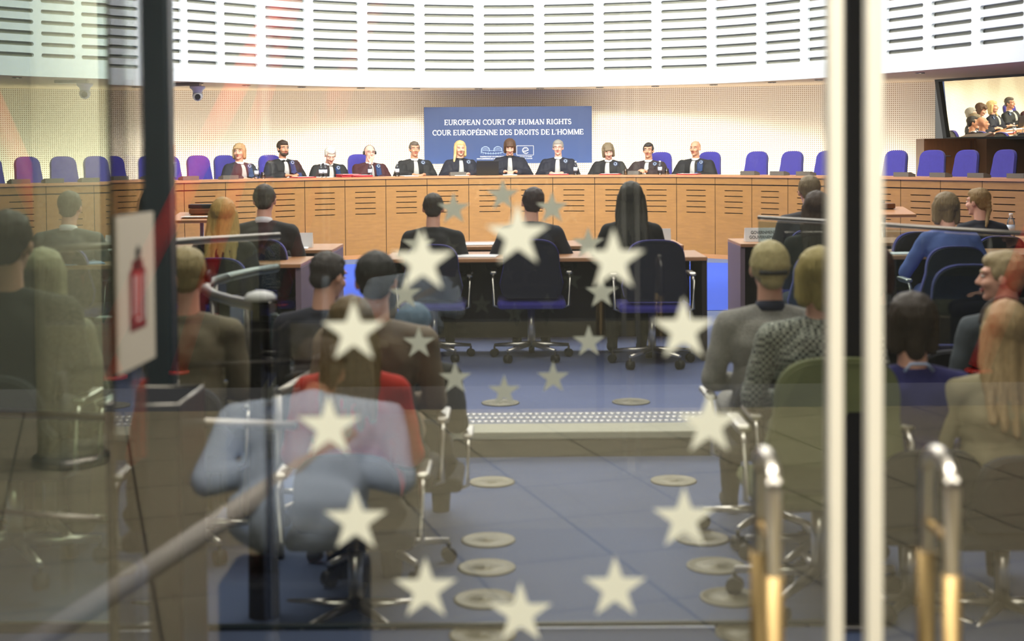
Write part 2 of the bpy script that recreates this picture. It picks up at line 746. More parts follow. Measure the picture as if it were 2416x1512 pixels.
# step face and nosing
bm = B()
box(bm, (0, 7.465, -.085), (20, .02, .09))
struct('trim_step_face', bm, M_stone)
bm = B()
box(bm, (0, 7.56, -.012), (20, .24, .04), bev=.006)
struct('trim_step_nosing', bm, M_nosing)
# tactile strip: steel studs in rows, one object (hundreds of identical studs)
bm = B()
for r_ in range(3):
    for i in range(150):
        x = -3.0 + i * .036 + (r_ % 2) * .018
        y = 7.74 + r_ * .11
        if x > 1.5:
            continue
        lathe(bm, [(.016, 0), (.016, .004), (.010, .009)], (x, y, .004), seg=6)
o = obj('tactile_strip', bm, M_stud)
bm2 = B()
box(bm2, (-.7, 7.85, .003), (4.6, .34, .006))
obj('backing_strip', bm2, mat('strip_slate', (112, 120, 140), .8), o)
tag(o, 'strip of small steel tactile studs along the top of the step', 'tactile strip', kind='stuff')

# floor discs
bm = B()
lathe(bm, [(.114, 0), (.114, .005), (.106, .007), (.100, .003), (.02, .003), (.018, .007), (.006, .008)], seg=40)
d0 = obj('floor_disc', bm, M_disc, smooth=False)
rows = [6.88, 5.84, 5.45, 5.06, 4.68]
words = ['farthest from the glass door', 'second from the step', 'third from the step', 'fourth from the step', 'nearest the glass door']
k = 0
for side, x in (('left', -.11), ('right', .79)):
    for y, wd in zip(rows, words):
        o = d0 if k == 0 else d0.copy()
        if k:
            link(o)
        k += 1
        o.location = (x, y, -.129)
        tag(o, 'round bronze floor disc, %s row, %s' % (side, wd), 'floor vent', 'floor discs in the aisle')
for px, py, wd in ((1180, 968, 'in line with the left aisle row'), (1497, 966, 'in line with the right aisle row')):
    o = d0.copy()
    link(o)
    p = onz(px, py, 0)
    o.location = (p.x, 8.35, .001)
    tag(o, 'round bronze floor disc beyond the studded strip, %s' % wd, 'floor vent', 'floor discs above the step')

# outer shell
bm = B()
box(bm, (-9.2, 8, 3), (.2, 30, 7))
struct('wall_left', bm, M_wallg)
bm = B()
box(bm, (9.2, 8, 3), (.2, 30, 7))
struct('wall_right', bm, M_wallg)
bm = B()
box(bm, (0, 13.5, 6.1), (18.4, 20, .2))
struct('ceiling', bm, M_ceil)
bm = B()
box(bm, (0, -6.6, 1.6), (18.4, .2, 4))
struct('wall_foyer', bm, mat('foyer_wall_paint', (50, 50, 44), .8, var=.1, scale=1))
bm = B()
box(bm, (0, -1.5, 3.55), (18.4, 10.4, .2))
struct('ceiling_foyer', bm, M_ceil)
bm = B()
box(bm, (0, 3.6, 4.6), (18.4, .2, 2.8))
struct('wall_above_vestibule', bm, M_ceil)

# judges' platform
bm = B()
strip(bm, lambda u: BEN.P(u, .42, -.35), lambda u: BEN.P(u, .42, -3.0), .2, BEN.L - .2, 60)
struct('floor_platform', bm, M_carpet)

# ------------------------------------------------------------------ bench
bench = thing('judges_bench', 'long curved oak bench with slotted front panels in front of the judges', 'bench', (0, 20.4, 0))
off = V((0, -20.4, 0))


def toloc(o):
    o.location = off
    return o


ZT = 1.17
bm = B()
us = [i * .06 for i in range(int(BEN.L / .06))]
prev = None
for u in us:
    sec = [BEN.P(u, ZT - .03, .02), BEN.P(u, ZT, .02), BEN.P(u, ZT, -.62), BEN.P(u, ZT - .03, -.62)]
    vs = [bm.verts.new(p) for p in sec]
    if prev:
        for k in range(4):
            bm.faces.new((prev[k], prev[(k + 1) % 4], vs[(k + 1) % 4], vs[k]))
    prev = vs
toloc(obj('bench_top', bm, M_oak2, bench))
pw = .62
n = int(BEN.L / pw)
for i in range(n):
    a, b = i * pw + .004, (i + 1) * pw - .004
    bm = B()
    # upper band
    strip(bm, lambda u: BEN.P(u, ZT - .125, .0), lambda u: BEN.P(u, ZT - .03, .0), a, b, 5)
    strip(bm, lambda u: BEN.P(u, ZT - .14, -.02), lambda u: BEN.P(u, ZT - .125, -.02), a, b, 5, 1)
    # slotted field
    for k in range(5):
        zc = .955 - .078 * k
        cell(bm, BEN, a, b, zc - .039, zc + .039, a + .15, b - .15, zc, .006, .03)
    zlo = .955 - .078 * 4.5
    strip(bm, lambda u: BEN.P(u, .0), lambda u: BEN.P(u, zlo), a, b, 5)
    strip(bm, lambda u: BEN.P(u, .955 + .039), lambda u: BEN.P(u, ZT - .14), a, b, 5)
    toloc(obj('front_panel', bm, [M_oak, M_darkwood], bench))
bm = B()
strip(bm, lambda u: BEN.P(u, 0, -.035), lambda u: BEN.P(u, ZT - .03, -.035), .02, BEN.L - .1, 120)
toloc(obj('carcass', bm, M_darkwood, bench))
bm = B()
strip(bm, lambda u: BEN.P(u, .0, .006), lambda u: BEN.P(u, .06, .006), .02, BEN.L - .1, 120)
toloc(obj('plinth', bm, M_oak2, bench))

# ------------------------------------------------------------------ lettering
TH, TN = .19, .085


def arc(cx, cy, rx, ry, a0, a1, n=14):
    return [(cx + rx * math.cos(math.radians(a0 + (a1 - a0) * i / n)), cy + ry * math.sin(math.radians(a0 + (a1 - a0) * i / n))) for i in range(n + 1)]


# glyph: (advance, [ (polyline, width) ], [ serif centres (x, y, halfwidth) ])
G = {
    'E': (.66, [([(.14, 0), (.14, 1)], TH), ([(.14, .965), (.58, .965)], TN), ([(.14, .5), (.48, .5)], TN), ([(.14, .035), (.60, .035)], TN), ([(.58, .98), (.58, .76)], .06), ([(.60, .02), (.60, .26)], .06), ([(.48, .4), (.48, .6)], .05)], [(.12, 0, .13), (.12, 1, .13)]),
    'U': (.82, [([(.16, 1), (.16, .32)] + arc(.40, .32, .24, .29, 180, 360) + [(.66, .32), (.66, 1)], .13)], [(.16, 1, .15), (.66, 1, .13)]),
    'R': (.76, [([(.16, 0), (.16, 1)], TH), ([(.16, .965), (.34, .965)] + arc(.36, .745, .2, .22, 90, -90) + [(.16, .5)], .12), ([(.34, .52), (.66, .02)], .16)], [(.15, 0, .14), (.12, 1, .13), (.68, 0, .08)]),
    'O': (.86, [(arc(.42, .5, .33, .46, 0, 360, 28), .15)], []),
    'P': (.68, [([(.16, 0), (.16, 1)], TH), ([(.16, .965), (.34, .965)] + arc(.36, .72, .2, .245, 90, -90) + [(.16, .47)], .12)], [(.15, 0, .15), (.12, 1, .13)]),
    'A': (.80, [([(.12, 0), (.38, .98)], .08), ([(.40, 1), (.66, 0)], TH), ([(.2, .34), (.58, .34)], TN)], [(.12, 0, .12), (.66, 0, .15)]),
    'N': (.86, [([(.15, 0), (.15, 1)], .09), ([(.14, .98), (.70, .02)], TH), ([(.71, 0), (.71, 1)], .09)], [(.15, 0, .13), (.12, 1, .12), (.71, 1, .13)]),
    'C': (.74, [(arc(.44, .5, .34, .46, 48, 312, 22), .14), ([(.67, .96), (.67, .68)], .06)], []),
    'T': (.68, [([(.33, 0), (.33, 1)], TH), ([(.04, .965), (.62, .965)], TN), ([(.05, .98), (.05, .74)], .06), ([(.61, .98), (.61, .74)], .06)], [(.33, 0, .17)]),
    'F': (.62, [([(.14, 0), (.14, 1)], TH), ([(.14, .965), (.56, .965)], TN), ([(.14, .5), (.46, .5)], TN), ([(.56, .98), (.56, .74)], .06), ([(.46, .4), (.46, .6)], .05)], [(.14, 0, .15), (.12, 1, .13)]),
    'H': (.90, [([(.17, 0), (.17, 1)], TH), ([(.72, 0), (.72, 1)], TH), ([(.17, .5), (.72, .5)], TN)], [(.17, 0, .16), (.17, 1, .16), (.72, 0, .16), (.72, 1, .16)]),
    'M': (1.02, [([(.15, 0), (.17, 1)], .09), ([(.18, .98), (.5, .06)], TH), ([(.5, .06), (.80, .98)], .09), ([(.83, 1), (.86, 0)], TH)], [(.15, 0, .13), (.15, 1, .12), (.86, 0, .15), (.86, 1, .12)]),
    'I': (.42, [([(.2, 0), (.2, 1)], TH)], [(.2, 0, .16), (.2, 1, .16)]),
    'G': (.84, [(arc(.44, .5, .34, .46, 48, 330, 22), .14), ([(.68, .44), (.68, .1)], .15), ([(.67, .96), (.67, .70)], .06)], [(.68, .45, .13)]),
    'S': (.60, [(arc(.29, .73, .19, .235, 30, 260, 12) + arc(.31, .27, .21, .235, 85, -150, 14), .14), ([(.47, .96), (.47, .76)], .05), ([(.09, .04), (.09, .26)], .05)], []),
    'D': (.84, [([(.16, 0), (.16, 1)], TH), ([(.16, .965), (.34, .965)] + arc(.36, .5, .34, .465, 90, -90, 18) + [(.16, .035)], .13)], [(.14, 0, .13), (.14, 1, .13)]),
    'L': (.64, [([(.15, 0), (.15, 1)], TH), ([(.15, .035), (.58, .035)], TN), ([(.58, .02), (.58, .28)], .06)], [(.13, 0, .14), (.14, 1, .15)]),
    "'": (.26, [([(.14, .98), (.10, .72)], .11)], []),
    ' ': (.32, [], []),
}
G['\u00c9'] = (G['E'][0], G['E'][1] + [([(.30, 1.10), (.46, 1.24)], .1)], G['E'][2])


def text_serif(bm, s, w_total, h, cx, base, fn, th):
    adv = sum(G[c][0] for c in s)
    k = w_total / adv
    x = cx - w_total / 2
    fn0, cnt = fn, [0]

    def fn(u, v, w_):
        return fn0(u, v, w_ * (1 + .015 * (cnt[0] % 17)))
    for c in s:
        a, strokes, serifs = G[c]
        for pl, wd in strokes:
            for i in range(len(pl) - 1):
                cnt[0] += 1
                (x0, y0), (x1, y1) = pl[i], pl[i + 1]
                x0, x1 = x + x0 * k, x + x1 * k
                y0, y1 = base + y0 * h, base + y1 * h
                dx, dy = x1 - x0, y1 - y0
                L = math.hypot(dx, dy) or 1e-6
                hw = wd * h * .5
                nx, ny = -dy / L * hw, dx / L * hw
                ex, ey = (dx / L * hw * .3, dy / L * hw * .3) if len(pl) > 3 else (0, 0)
                prism(bm, [(x0 - ex + nx, y0 - ey + ny), (x1 + ex + nx, y1 + ey + ny), (x1 + ex - nx, y1 + ey - ny), (x0 - ex - nx, y0 - ey - ny)], fn, th)
        for sx, sy, hw in serifs:
            cnt[0] += 1
            yy = base + sy * h
            t = .06 * h
            yc = yy + (t / 2 if sy < .5 else -t / 2)
            xx = x + sx * k
            prism(bm, [(xx - hw * k, yc - t / 2), (xx + hw * k, yc - t / 2), (xx + hw * k, yc + t / 2), (xx - hw * k, yc + t / 2)], fn, th)
        x += a * k


def font_text(name, s, size, m, parent, mw, width=None, bold=0.0):
    cu = bpy.data.curves.new(name, 'FONT')
    cu.body = s
    cu.size = size
    cu.align_x = 'CENTER'
    cu.extrude = .0008
    cu.offset = bold
    cu.space_line = .9
    o = bpy.data.objects.new('tmp', cu)
    COL.objects.link(o)
    dg = bpy.context.evaluated_depsgraph_get()
    me = bpy.data.meshes.new_from_object(o.evaluated_get(dg))
    bpy.data.objects.remove(o)
    if width:
        xs = [v.co.x for v in me.vertices]
        k = width / (max(xs) - min(xs))
        for v in me.vertices:
            v.co.x *= k
    me.materials.clear()
    me.materials.append(m)
    o = bpy.data.objects.new(name, me)
    link(o, parent)
    o.matrix_local = mw
    return o


# banner
pTL, pTR, pBL = at(1000, 253, 22.45), at(1396, 250, 22.45), at(1000.5, 387, 22.45)
BW, BH = (pTR - pTL).length, (pTL - pBL).length
bc = (pTL + pTR) / 2
ban = thing('wall_banner', 'wide blue banner with white court name hung on the perforated wall behind the judges', 'banner', (bc.x, 22.45, bc.z - BH))
bm = B()
box(bm, (0, .012, BH / 2), (BW, .024, BH), bev=.003)
obj('panel', bm, M_banner, ban)


def bfn(u, v, w_):
    return V((u, -.001 - w_, v))


s_ = BW / 396
bm = B()
text_serif(bm, 'EUROPEAN COURT OF HUMAN RIGHTS', 300 * s_, 12.2 * s_, 0, BH - 42.3 * s_, bfn, .004)
text_serif(bm, "COUR EUROP\u00c9ENNE DES DROITS DE L'HOMME", 357 * s_, 12.2 * s_, 0, BH - 66.5 * s_, bfn, .004)
obj('lettering', bm, M_print, ban)


def line2(bm, pts, wd, fn, th=.002):
    for i in range(len(pts) - 1):
        (x0, y0), (x1, y1) = pts[i], pts[i + 1]
        L = math.hypot(x1 - x0, y1 - y0) or 1e-6
        nx, ny = -(y1 - y0) / L * wd / 2, (x1 - x0) / L * wd / 2
        prism(bm, [(x0 + nx, y0 + ny), (x1 + nx, y1 + ny), (x1 - nx, y1 - ny), (x0 - nx, y0 - ny)], fn, th)


def bxy(px, py):  # banner pixel -> banner plane
    return ((px - 1198) * s_, BH - (py - 251.5) * s_)


bm = B()  # court building emblem: two drums joined by a terrace
for cx in (1144.5, 1174):
    sg = 1 if cx > 1160 else -1
    pts = [bxy(cx + 10 * math.cos(math.radians(a)), 356 - 11 * math.sin(math.radians(a))) for a in range(0, 181, 12)]
    line2(bm, pts, .8 * s_, bfn)
    for q in range(5):
        pts = [bxy(cx + (10 - q * .2) * math.cos(math.radians(a)), 351.5 + q * 1.4 - (5.5 - q * .8) * math.sin(math.radians(a))) for a in range(0, 181, 15)]
        line2(bm, pts, .45 * s_, bfn)
line2(bm, [bxy(1134.5, 356), bxy(1134.5, 362)], .7 * s_, bfn)
line2(bm, [bxy(1188, 356), bxy(1188, 362)], .7 * s_, bfn)
line2(bm, [bxy(1134, 358), bxy(1145, 361), bxy(1160, 362), bxy(1177, 361), bxy(1188, 358)], .9 * s_, bfn)
line2(bm, [bxy(1153, 355), bxy(1166, 355)], .7 * s_, bfn)
for q in range(8):
    line2(bm, [bxy(1139 + q * 6, 358.5), bxy(1139 + q * 6, 364)], .5 * s_, bfn)
obj('building_emblem', bm, M_printsoft, ban)
bm = B()  # frame, curled e and star ring
fr = [bxy(1218.5, 344), bxy(1258, 344), bxy(1258, 366), bxy(1218.5, 366), bxy(1218.5, 344)]
line2(bm, fr, .8 * s_, bfn)
ec = (1238.5, 354.5)
pts = []
for i in range(40):
    t = i / 39
    a = math.radians(-5 + 320 * t)
    r = 6.0 + 2.2 * t
    pts.append(bxy(ec[0] + r * 1.0 * math.cos(a) + 1, ec[1] - r * math.sin(a) * .95))
line2(bm, pts, 1.5 * s_, bfn)
line2(bm, [bxy(1245.5, 354.9), bxy(1234, 357.0)], 1.3 * s_, bfn)
for q in range(12):
    a = 2 * PI * q / 12
    x, y = bxy(ec[0] + 4.2 * math.cos(a), ec[1] + 4.0 * math.sin(a))
    st = [(x + (.7 if j % 2 == 0 else .3) * s_ * math.sin(j * PI / 5), y + (.7 if j % 2 == 0 else .3) * s_ * math.cos(j * PI / 5)) for j in range(10)]
    prism(bm, st, bfn, .002)
obj('council_emblem', bm, M_print, ban)
RX = Matrix.Rotation(PI / 2, 4, 'X')
for s, x, y, sz, wd in (('EUROPEAN COURT OF HUMAN RIGHTS', 1160, 370.5, 4.2, 56), ("COUR EUROP\u00c9ENNE DES DROITS DE L'HOMME", 1160, 375.5, 4.2, 72),
                        ('COUNCIL OF EUROPE', 1240, 371, 3.2, 28), ("CONSEIL DE L'EUROPE", 1240, 375.3, 3.2, 30)):
    x_, y_ = bxy(x, y)
    font_text('caption', s, sz * s_, M_print, ban, Matrix.Translation((x_, -.002, y_)) @ RX, wd * s_)

# ------------------------------------------------------------------ chairs
def back_outline(w_, h, top=.5):
    pts = []
    n = 22
    for i in range(n + 1):
        a = PI * i / n
        c, s = math.cos(a), math.sin(a)
        e = .62
        pts.append((w_ * .44 * math.copysign(abs(c) ** e, c), h - w_ * .42 + w_ * .42 * abs(s) ** e))
    pts += [(-w_ * .5, h * .25), (-w_ * .46, .03), (-w_ * .40, 0), (w_ * .40, 0), (w_ * .46, .03), (w_ * .5, h * .25)]
    return pts


def make_chair(name, label, cat, wide=.42, backh=.62, seatz=.47, shell=True, m_f=None, m_s=None, low=False):
    t = thing(name, label, cat)
    m_f = m_f or M_blue
    bm = B()
    pts = back_outline(wide, backh)

    def fn(u, v, w_):
        return V((u, -.21 - .10 * (v / backh) + 1.1 * u * u * .5 + w_ * .8, seatz + .03 + v))
    prism(bm, pts, fn, .055)
    obj('backrest', bm, m_f, t)
    if shell:
        bm = B()
        prism(bm, [(u * .985, v * .985 - .002) for u, v in pts], lambda u, v, w_: fn(u, v, w_) + V((0, -.018, 0)), .02)
        obj('back_shell', bm, m_s or M_bluedark, t)
    bm = B()
    box(bm, (0, .03, seatz - .02), (wide + .04, .44, .07), bev=.03)
    obj('seat', bm, m_f, t)
    for s in (-1, 1):
        bm = B()
        x = s * (wide / 2 + .045)
        tube(bm, [(x * .8, -.1, seatz - .05), (x, -.12, seatz - .03), (x, -.12, seatz + .16), (x, -.08, seatz + .19), (x, .16, seatz + .19)], .011, 8)
        box(bm, (x, .03, seatz + .205), (.05, .24, .025), bev=.01, mi=1)
        obj('armrest', bm, [M_chrome, M_black], t)
    bm = B()
    cyl(bm, (0, .02, .10), (0, .02, seatz - .05), .028)
    obj('pole', bm, M_chrome, t)
    for k in range(5):
        a = 2 * PI * k / 5 + .3
        bm = B()
        d = V((math.cos(a), math.sin(a), 0))
        tube(bm, [V((0, .02, .11)) + d * .03, V((0, .02, .09)) + d * .29], [.02, .012], 8)
        l = obj('base_leg', bm, M_chrome, t)
        bm = B()
        c = V((0, .02, .033)) + d * .29
        cyl(bm, c + V((-d.y, d.x, 0)) * .022, c - V((-d.y, d.x, 0)) * .022, .03, seg=12)
        cyl(bm, c, c + V((0, 0, .05)), .008, seg=8)
        obj('caster', bm, M_black, l)
    return t


chair0 = make_chair('judge_chair', None, None, .40, .58, .47)
used = []


def put_chair(src, loc, rz, label, group=None, sc=1.):
    if src in used:
        o = copy_tree(src)
        for kk in ('group',):
            if kk in o:
                del o[kk]
    else:
        o = src
        used.append(src)
    o.location = loc
    o.rotation_euler = (0, 0, rz)
    o.scale = (sc, sc, sc)
    tag(o, label, 'chair', group)
    return o


SEAT = -1.02  # distance of the seats behind the bench front


def seat_at(px, off=SEAT, z=.42):
    lo, hi = 0, BEN.L
    for _ in range(40):
        m = (lo + hi) / 2
        q = BEN.P(m, 1.3, off)
        if proj(q)[0] < px:
            lo = m
        else:
            hi = m
    u = (lo + hi) / 2
    q = BEN.P(u, z, off)
    nn = BEN.nrm(u)
    return q, math.atan2(-nn.x, nn.y), u


E1 = [(-8, 'empty blue chair at the far left end of the bench, mostly cut off', .0), (90, 'empty blue chair at the left end of the bench, dimmed by the satin glass', .15),
      (168, 'empty pale-looking blue chair, second from the left end, behind the satin glass', 0), (250, 'empty blue chair, third from the left end of the bench', .1),
      (338, 'empty blue chair half hidden by the left edge of the dark post', 0), (418, 'empty blue chair just to the right of the dark teal post', 0),
      (490, 'empty blue chair beside the fair-haired woman at the left of the judges', .0)]
E2 = [(1765, 'empty blue chair next to the bald judge', .0), (1845, 'empty blue chair, second to the right of the bald judge', .0), (1925, 'empty blue chair cut by the left cream door frame strip', .0),
      (2085, 'empty blue chair cut by the right cream door frame strip', .0), (2178, 'empty blue chair in front of the left edge of the brown cabinet', .2),
      (2250, 'empty lighter blue chair in the middle of the brown cabinet', .0), (2335, 'empty blue chair, widest of those at the right end of the bench', -.1)]
for px, lb, tw in E1 + E2:
    q, rz, u = seat_at(px)
    put_chair(chair0, q, rz + tw + PI * 0, lb, 'blue judge chairs along the bench', 1.0)

# ------------------------------------------------------------------ people
def hand(bm, wrist, d, up, side, curl=.5, sc=1.):
    """palm, four unequal fingers with knuckle bends and a thumb from the side"""
    d = V(d).normalized()
    up = V(up).normalized()
    x = d.cross(up).normalized() * side
    up = x.cross(d).normalized() * (1 if x.cross(d).dot(up) > 0 else -1)
    w0 = V(wrist)
    for t in (-.024, -.008, .008, .024):
        cap(bm, w0 + x * t * .6 * sc, w0 + d * .082 * sc + x * t * sc, .013 * sc, .0115 * sc, 8)
    for t, L in ((-.028, .066), (-.0095, .076), (.0095, .072), (.028, .056)):
        a = w0 + d * .085 * sc + x * t * sc
        b = a + (d * math.cos(curl * .5) - up * math.sin(curl * .5)) * L * .5 * sc
        c = b + (d * math.cos(curl * 1.3) - up * math.sin(curl * 1.3)) * L * .5 * sc
        cap(bm, a, b, .0088 * sc, .008 * sc, 8)
        cap(bm, b, c, .008 * sc, .0068 * sc, 8)
    a = w0 + d * .022 * sc - x * .028 * sc
    b = a + (d * .7 - x * .65 - up * .2).normalized() * .045 * sc
    c = b + (d * .95 - x * .15 - up * .3).normalized() * .032 * sc
    cap(bm, a, b, .0125 * sc, .010 * sc, 8)
    cap(bm, b, c, .010 * sc, .008 * sc, 8)


def smoothstep(a, b, x):
    t = max(0, min(1, (x - a) / (b - a)))
    return t * t * (3 - 2 * t)


def person(name_label, loc, rz, sc=1., lean=0., yaw=0., pitch=0., tilt=0., hair='short', haircol=(60, 45, 35), skin=0, cloth=None, robe=False, arms='desk', legs=True,
           vox=.0085, trousers=None, extras=(), headgear=None, group=None, deskz=.75, cat='person', stand=False, fem=False, width=1., beard=False, glasses=False, browcol=None, shirt=None):
    t = thing('person', name_label, cat, loc, rz, group)
    t.scale = (sc, sc, sc)
    hip = .52
    LT = Matrix.Translation((0, 0, hip)) @ Matrix.Rotation(-lean, 4, 'X') @ Matrix.Translation((0, 0, -hip))

    def T(x, y, z):
        return LT @ V((x, y, z))
    HC = T(0, .01, 1.163)
    HR = (Matrix.Rotation(yaw, 3, 'Z') @ Matrix.Rotation(-pitch, 3, 'X') @ Matrix.Rotation(tilt, 3, 'Y'))
    # head pivots at the neck
    piv = T(0, -.01, 1.06)
    HC = piv + HR @ (HC - piv)

    def H(x, y, z):
        return HC + HR @ V((x, y, z))
    W = width
    sw = .165 if fem else .185
    sh = [T(s * sw * W, -.01, .935) for s in (-1, 1)]
    if arms == 'desk':
        el = [T(s * (.25 * W), .06, .70) for s in (-1, 1)]
        wr = [V((s * .075, .30 + math.sin(lean) * .45, deskz + .035)) for s in (-1, 1)]
    elif arms == 'wide':
        el = [T(s * (.30 * W), .12, .72) for s in (-1, 1)]
        wr = [V((s * .10, .34 + math.sin(lean) * .45, deskz + .035)) for s in (-1, 1)]
    elif arms == 'clasp':
        el = [T(s * (.26 * W), .10, .74) for s in (-1, 1)]
        wr = [V((s * .035, .30 + math.sin(lean) * .4, deskz + .11)) for s in (-1, 1)]
    elif arms == 'chin':
        el = [T(-.24 * W, .06, .72), T(.20 * W, .18, .74)]
        wr = [V((-.07, .30, deskz + .035)), H(.012, .085, -.15)]
    elif arms == 'down':
        el = [T(s * (.23 * W), -.02, .66) for s in (-1, 1)]
        wr = [T(s * (.25 * W), .05, .42) for s in (-1, 1)]
    else:  # lap
        el = [T(s * (.225 * W), .0, .68) for s in (-1, 1)]
        wr = [V((s * .06, .22, .64)) for s in (-1, 1)]
    # ---- body: one continuous surface
    bm = B()
    ell(bm, H(0, -.014, .034), (.077, .094, .086), HR)
    ell(bm, H(0, .018, -.018), (.062, .070, .088), HR)
    ell(bm, H(0, .028, -.070), (.048, .050, .038), HR)
    ell(bm, H(0, .066, -.090), (.022, .018, .018), HR)
    cap(bm, H(0, .084, .018), H(0, .106, -.024), .009, .0135)
    for s in (-1, 1):
        ell(bm, H(s * .012, .094, -.029), .010, HR)
        ell(bm, H(s * .034, .060, -.022), (.026, .026, .026), HR)
        cap(bm, H(s * .010, .082, .033), H(s * .048, .066, .033), .012, .010)
        ell(bm, H(s * .077, -.006, -.004), (.010, .020, .032), HR)
    cap(bm, H(0, -.020, -.060), T(0, -.02, .98), .052, .058)
    ell(bm, T(0, -.005, .86), (.15 * W, .085, .16), LT.to_3x3())
    ell(bm, T(0, -.005, .66), (.12 * W, .085, .16), LT.to_3x3())
    ell(bm, V((0, 0, .54)), (.14, .10, .10))
    for i, s in enumerate((-1, 1)):
        cap(bm, T(0, -.01, .95), sh[i], .05, .045)
        cap(bm, sh[i], el[i], .042, .036)
        d = (wr[i] - el[i])
        cap(bm, el[i], wr[i], .036, .024)
        if arms == 'chin' and i == 1:
            hand(bm, wr[i], (HR @ V((-.25, .12, 1))), HR @ V((0, 1, .1)), 1, 1.7)
        elif arms == 'clasp':
            hand(bm, wr[i], V((-s * .55, .75, .25)), V((0, -.2, 1)), s, 1.3)
        elif arms == 'down':
            hand(bm, wr[i], V((0, .15, -1)), V((s, 0, 0)), s, .6)
        else:
            hand(bm, wr[i], V((-s * .75, .8, -.05)), V((0, 0, 1)), s, .35)
    body = remesh(bm, vox, 2)
    hb = haircol if browcol is None else browcol
    for s in (-1, 1):
        ell(body, H(s * .030, .0795, .010), (.0115, .009, .0058), HR, 2, 1)
        ell(body, H(s * .030, .0875, .009), (.0055, .004, .006), HR, 1, 2)
        cyl(body, H(s * .014, .0925, .029), H(s * .030, .0900, .0335), .0035, seg=6, mi=4)
        cyl(body, H(s * .030, .0900, .0335), H(s * .047, .0790, .030), .0035, seg=6, mi=4)
    ell(body, H(0, .0865, -.053), (.021, .009, .0045), HR, 2, 3)
    ell(body, H(0, .0855, -.0605), (.018, .009, .005), HR, 2, 3)
    mh = mat('hair_%d_%d_%d' % tuple(haircol), haircol, .5, var=.22, scale=40, stretch=(5, 5, .4), bump=.5, bscale=60)
    mb = mat('brow_%d_%d_%d' % tuple(hb), hb, .7, var=.1)
    obj('body', body, [M_skin[skin], M_eye, M_iris, M_lip, mb], t)
    # ---- clothing
    cm = cloth or mat('black_robe', (24, 24, 28), .7)
    bm = B()
    g = .022 if not robe else .03
    ell(bm, T(0, -.008, .85), (.168 * W + g * .6, .105 + g, .17), LT.to_3x3())
    ell(bm, T(0, -.005, .68), (.135 * W + g, .10 + g, .2), LT.to_3x3())
    ell(bm, V((0, 0, .54)), (.165 * W + g * .3, .13 + g * .5, .13))
    ell(bm, T(0, -.03, .985), (.075, .062, .035), LT.to_3x3())
    for i, s in enumerate((-1, 1)):
        cap(bm, T(s * .05, -.02, .965), sh[i] + V((0, 0, -.01)), .045 + g * .5, .052 + g * .5)
        if robe:
            cap(bm, sh[i], el[i], .068, .095)
            e2 = el[i].lerp(wr[i], .72)
            cap(bm, el[i], e2, .095, .075)
            cap(bm, el[i] + V((0, 0, -.04)), e2 + V((0, 0, -.03)), .08, .06)
            ell(bm, (sh[i] + el[i]) / 2 + V((-s * .06, .02, -.02)), (.09, .08, .16))
        else:
            cap(bm, sh[i], el[i], .058, .050)
            cap(bm, el[i], el[i].lerp(wr[i], .9), .050, .036)
    if legs:
        for s in (-1, 1):
            if stand:
                cap(bm, (s * .09, 0, .5), (s * .10, .02, .05), .10, .07)
            else:
                cap(bm, (s * .09, .02, .53), (s * .11, .40, .51), .092, .07)
    vcl = max(vox, .010)
    cl = remesh(bm, vcl, 3, lambda c: V((math.sin(c.z * 55 + c.x * 30), math.cos(c.z * 40 + c.x * 42), 0)) * .0018)
    bvh = BVHTree.FromBMesh(cl)
    obj('robe' if robe else 'jacket', cl, cm, t)
    if legs:
        bm = B()
        tr = trousers or mat('dark_trousers', (26, 28, 34), .8)
        for s in (-1, 1):
            if not stand:
                cap(bm, (s * .11, .38, .50), (s * .11, .40, .10), .068, .045)
            ell(bm, (s * .11, .45 if not stand else .05, .045), (.045, .13, .045))
        obj('trousers', remesh(bm, .016, 2), tr, t)

    def front(x, z, dflt=.14):
        h = bvh.ray_cast(V((x, 1.2, z)), V((0, -1, 0)))
        return h[0] if h[0] else V((x, dflt, z))

    def drape(x0, x1, z0, z1, w0, w1, off_, nz=14, nx=7, pleat=0.):
        b2 = B()
        rows_ = []
        for a in range(nz + 1):
            tz = a / nz
            row = []
            for c in range(nx + 1):
                tx = c / nx - .5
                x = x0 + (x1 - x0) * tz + (w0 + (w1 - w0) * tz) * tx
                p = front(x, z0 + (z1 - z0) * tz)
                p = V((p.x, p.y + off_ + pleat * (1 if c % 2 else -.2) - abs(tx) ** 3 * off_ * 4, p.z))
                row.append(b2.verts.new(p))
            rows_.append(row)
        for a in range(nz):
            for c in range(nx):
                b2.faces.new((rows_[a][c], rows_[a][c + 1], rows_[a + 1][c + 1], rows_[a + 1][c])).smooth = True
        r = bmesh.ops.solidify(b2, geom=b2.faces[:], thickness=.006)
        return b2
    nk = T(0, .06, 1.0)
    if 'jabot' in extras:
        obj('jabot', drape(0, 0, nk.z - .012, nk.z - .30, .055, .105, .014, pleat=.004), M_paper, t)
        bm = B()
        cyl(bm, T(0, -.012, .975), T(0, -.008, 1.025), .068, .059, 20)
        obj('collar', bm, M_paper if 'black_collar' not in extras else M_black, t)
    if 'sash' in extras:
        obj('sash', drape(-.105, -.125, nk.z - .03, nk.z - .34, .085, .085, .008), mat('sash_blue', (58, 84, 140), .7), t)
    if 'badge' in extras or 'sash' in extras:
        p = front(-.118, nk.z - .045)
        bm = B()
        q = Matrix.Rotation(-.5, 3, 'X')
        cyl(bm, p + V((0, -.012, 0)), p + V((0, .014, .008)), .040, .038, 24)
        cyl(bm, p + V((0, .013, .008)), p + V((0, .018, .010)), .024, .022, 20, mi=1)
        cyl(bm, p + V((0, .017, .010)), p + V((0, .020, .011)), .016, .016, 20)
        obj('badge', bm, [mat('badge_navy', (34, 44, 74), .6), M_printsoft], t)
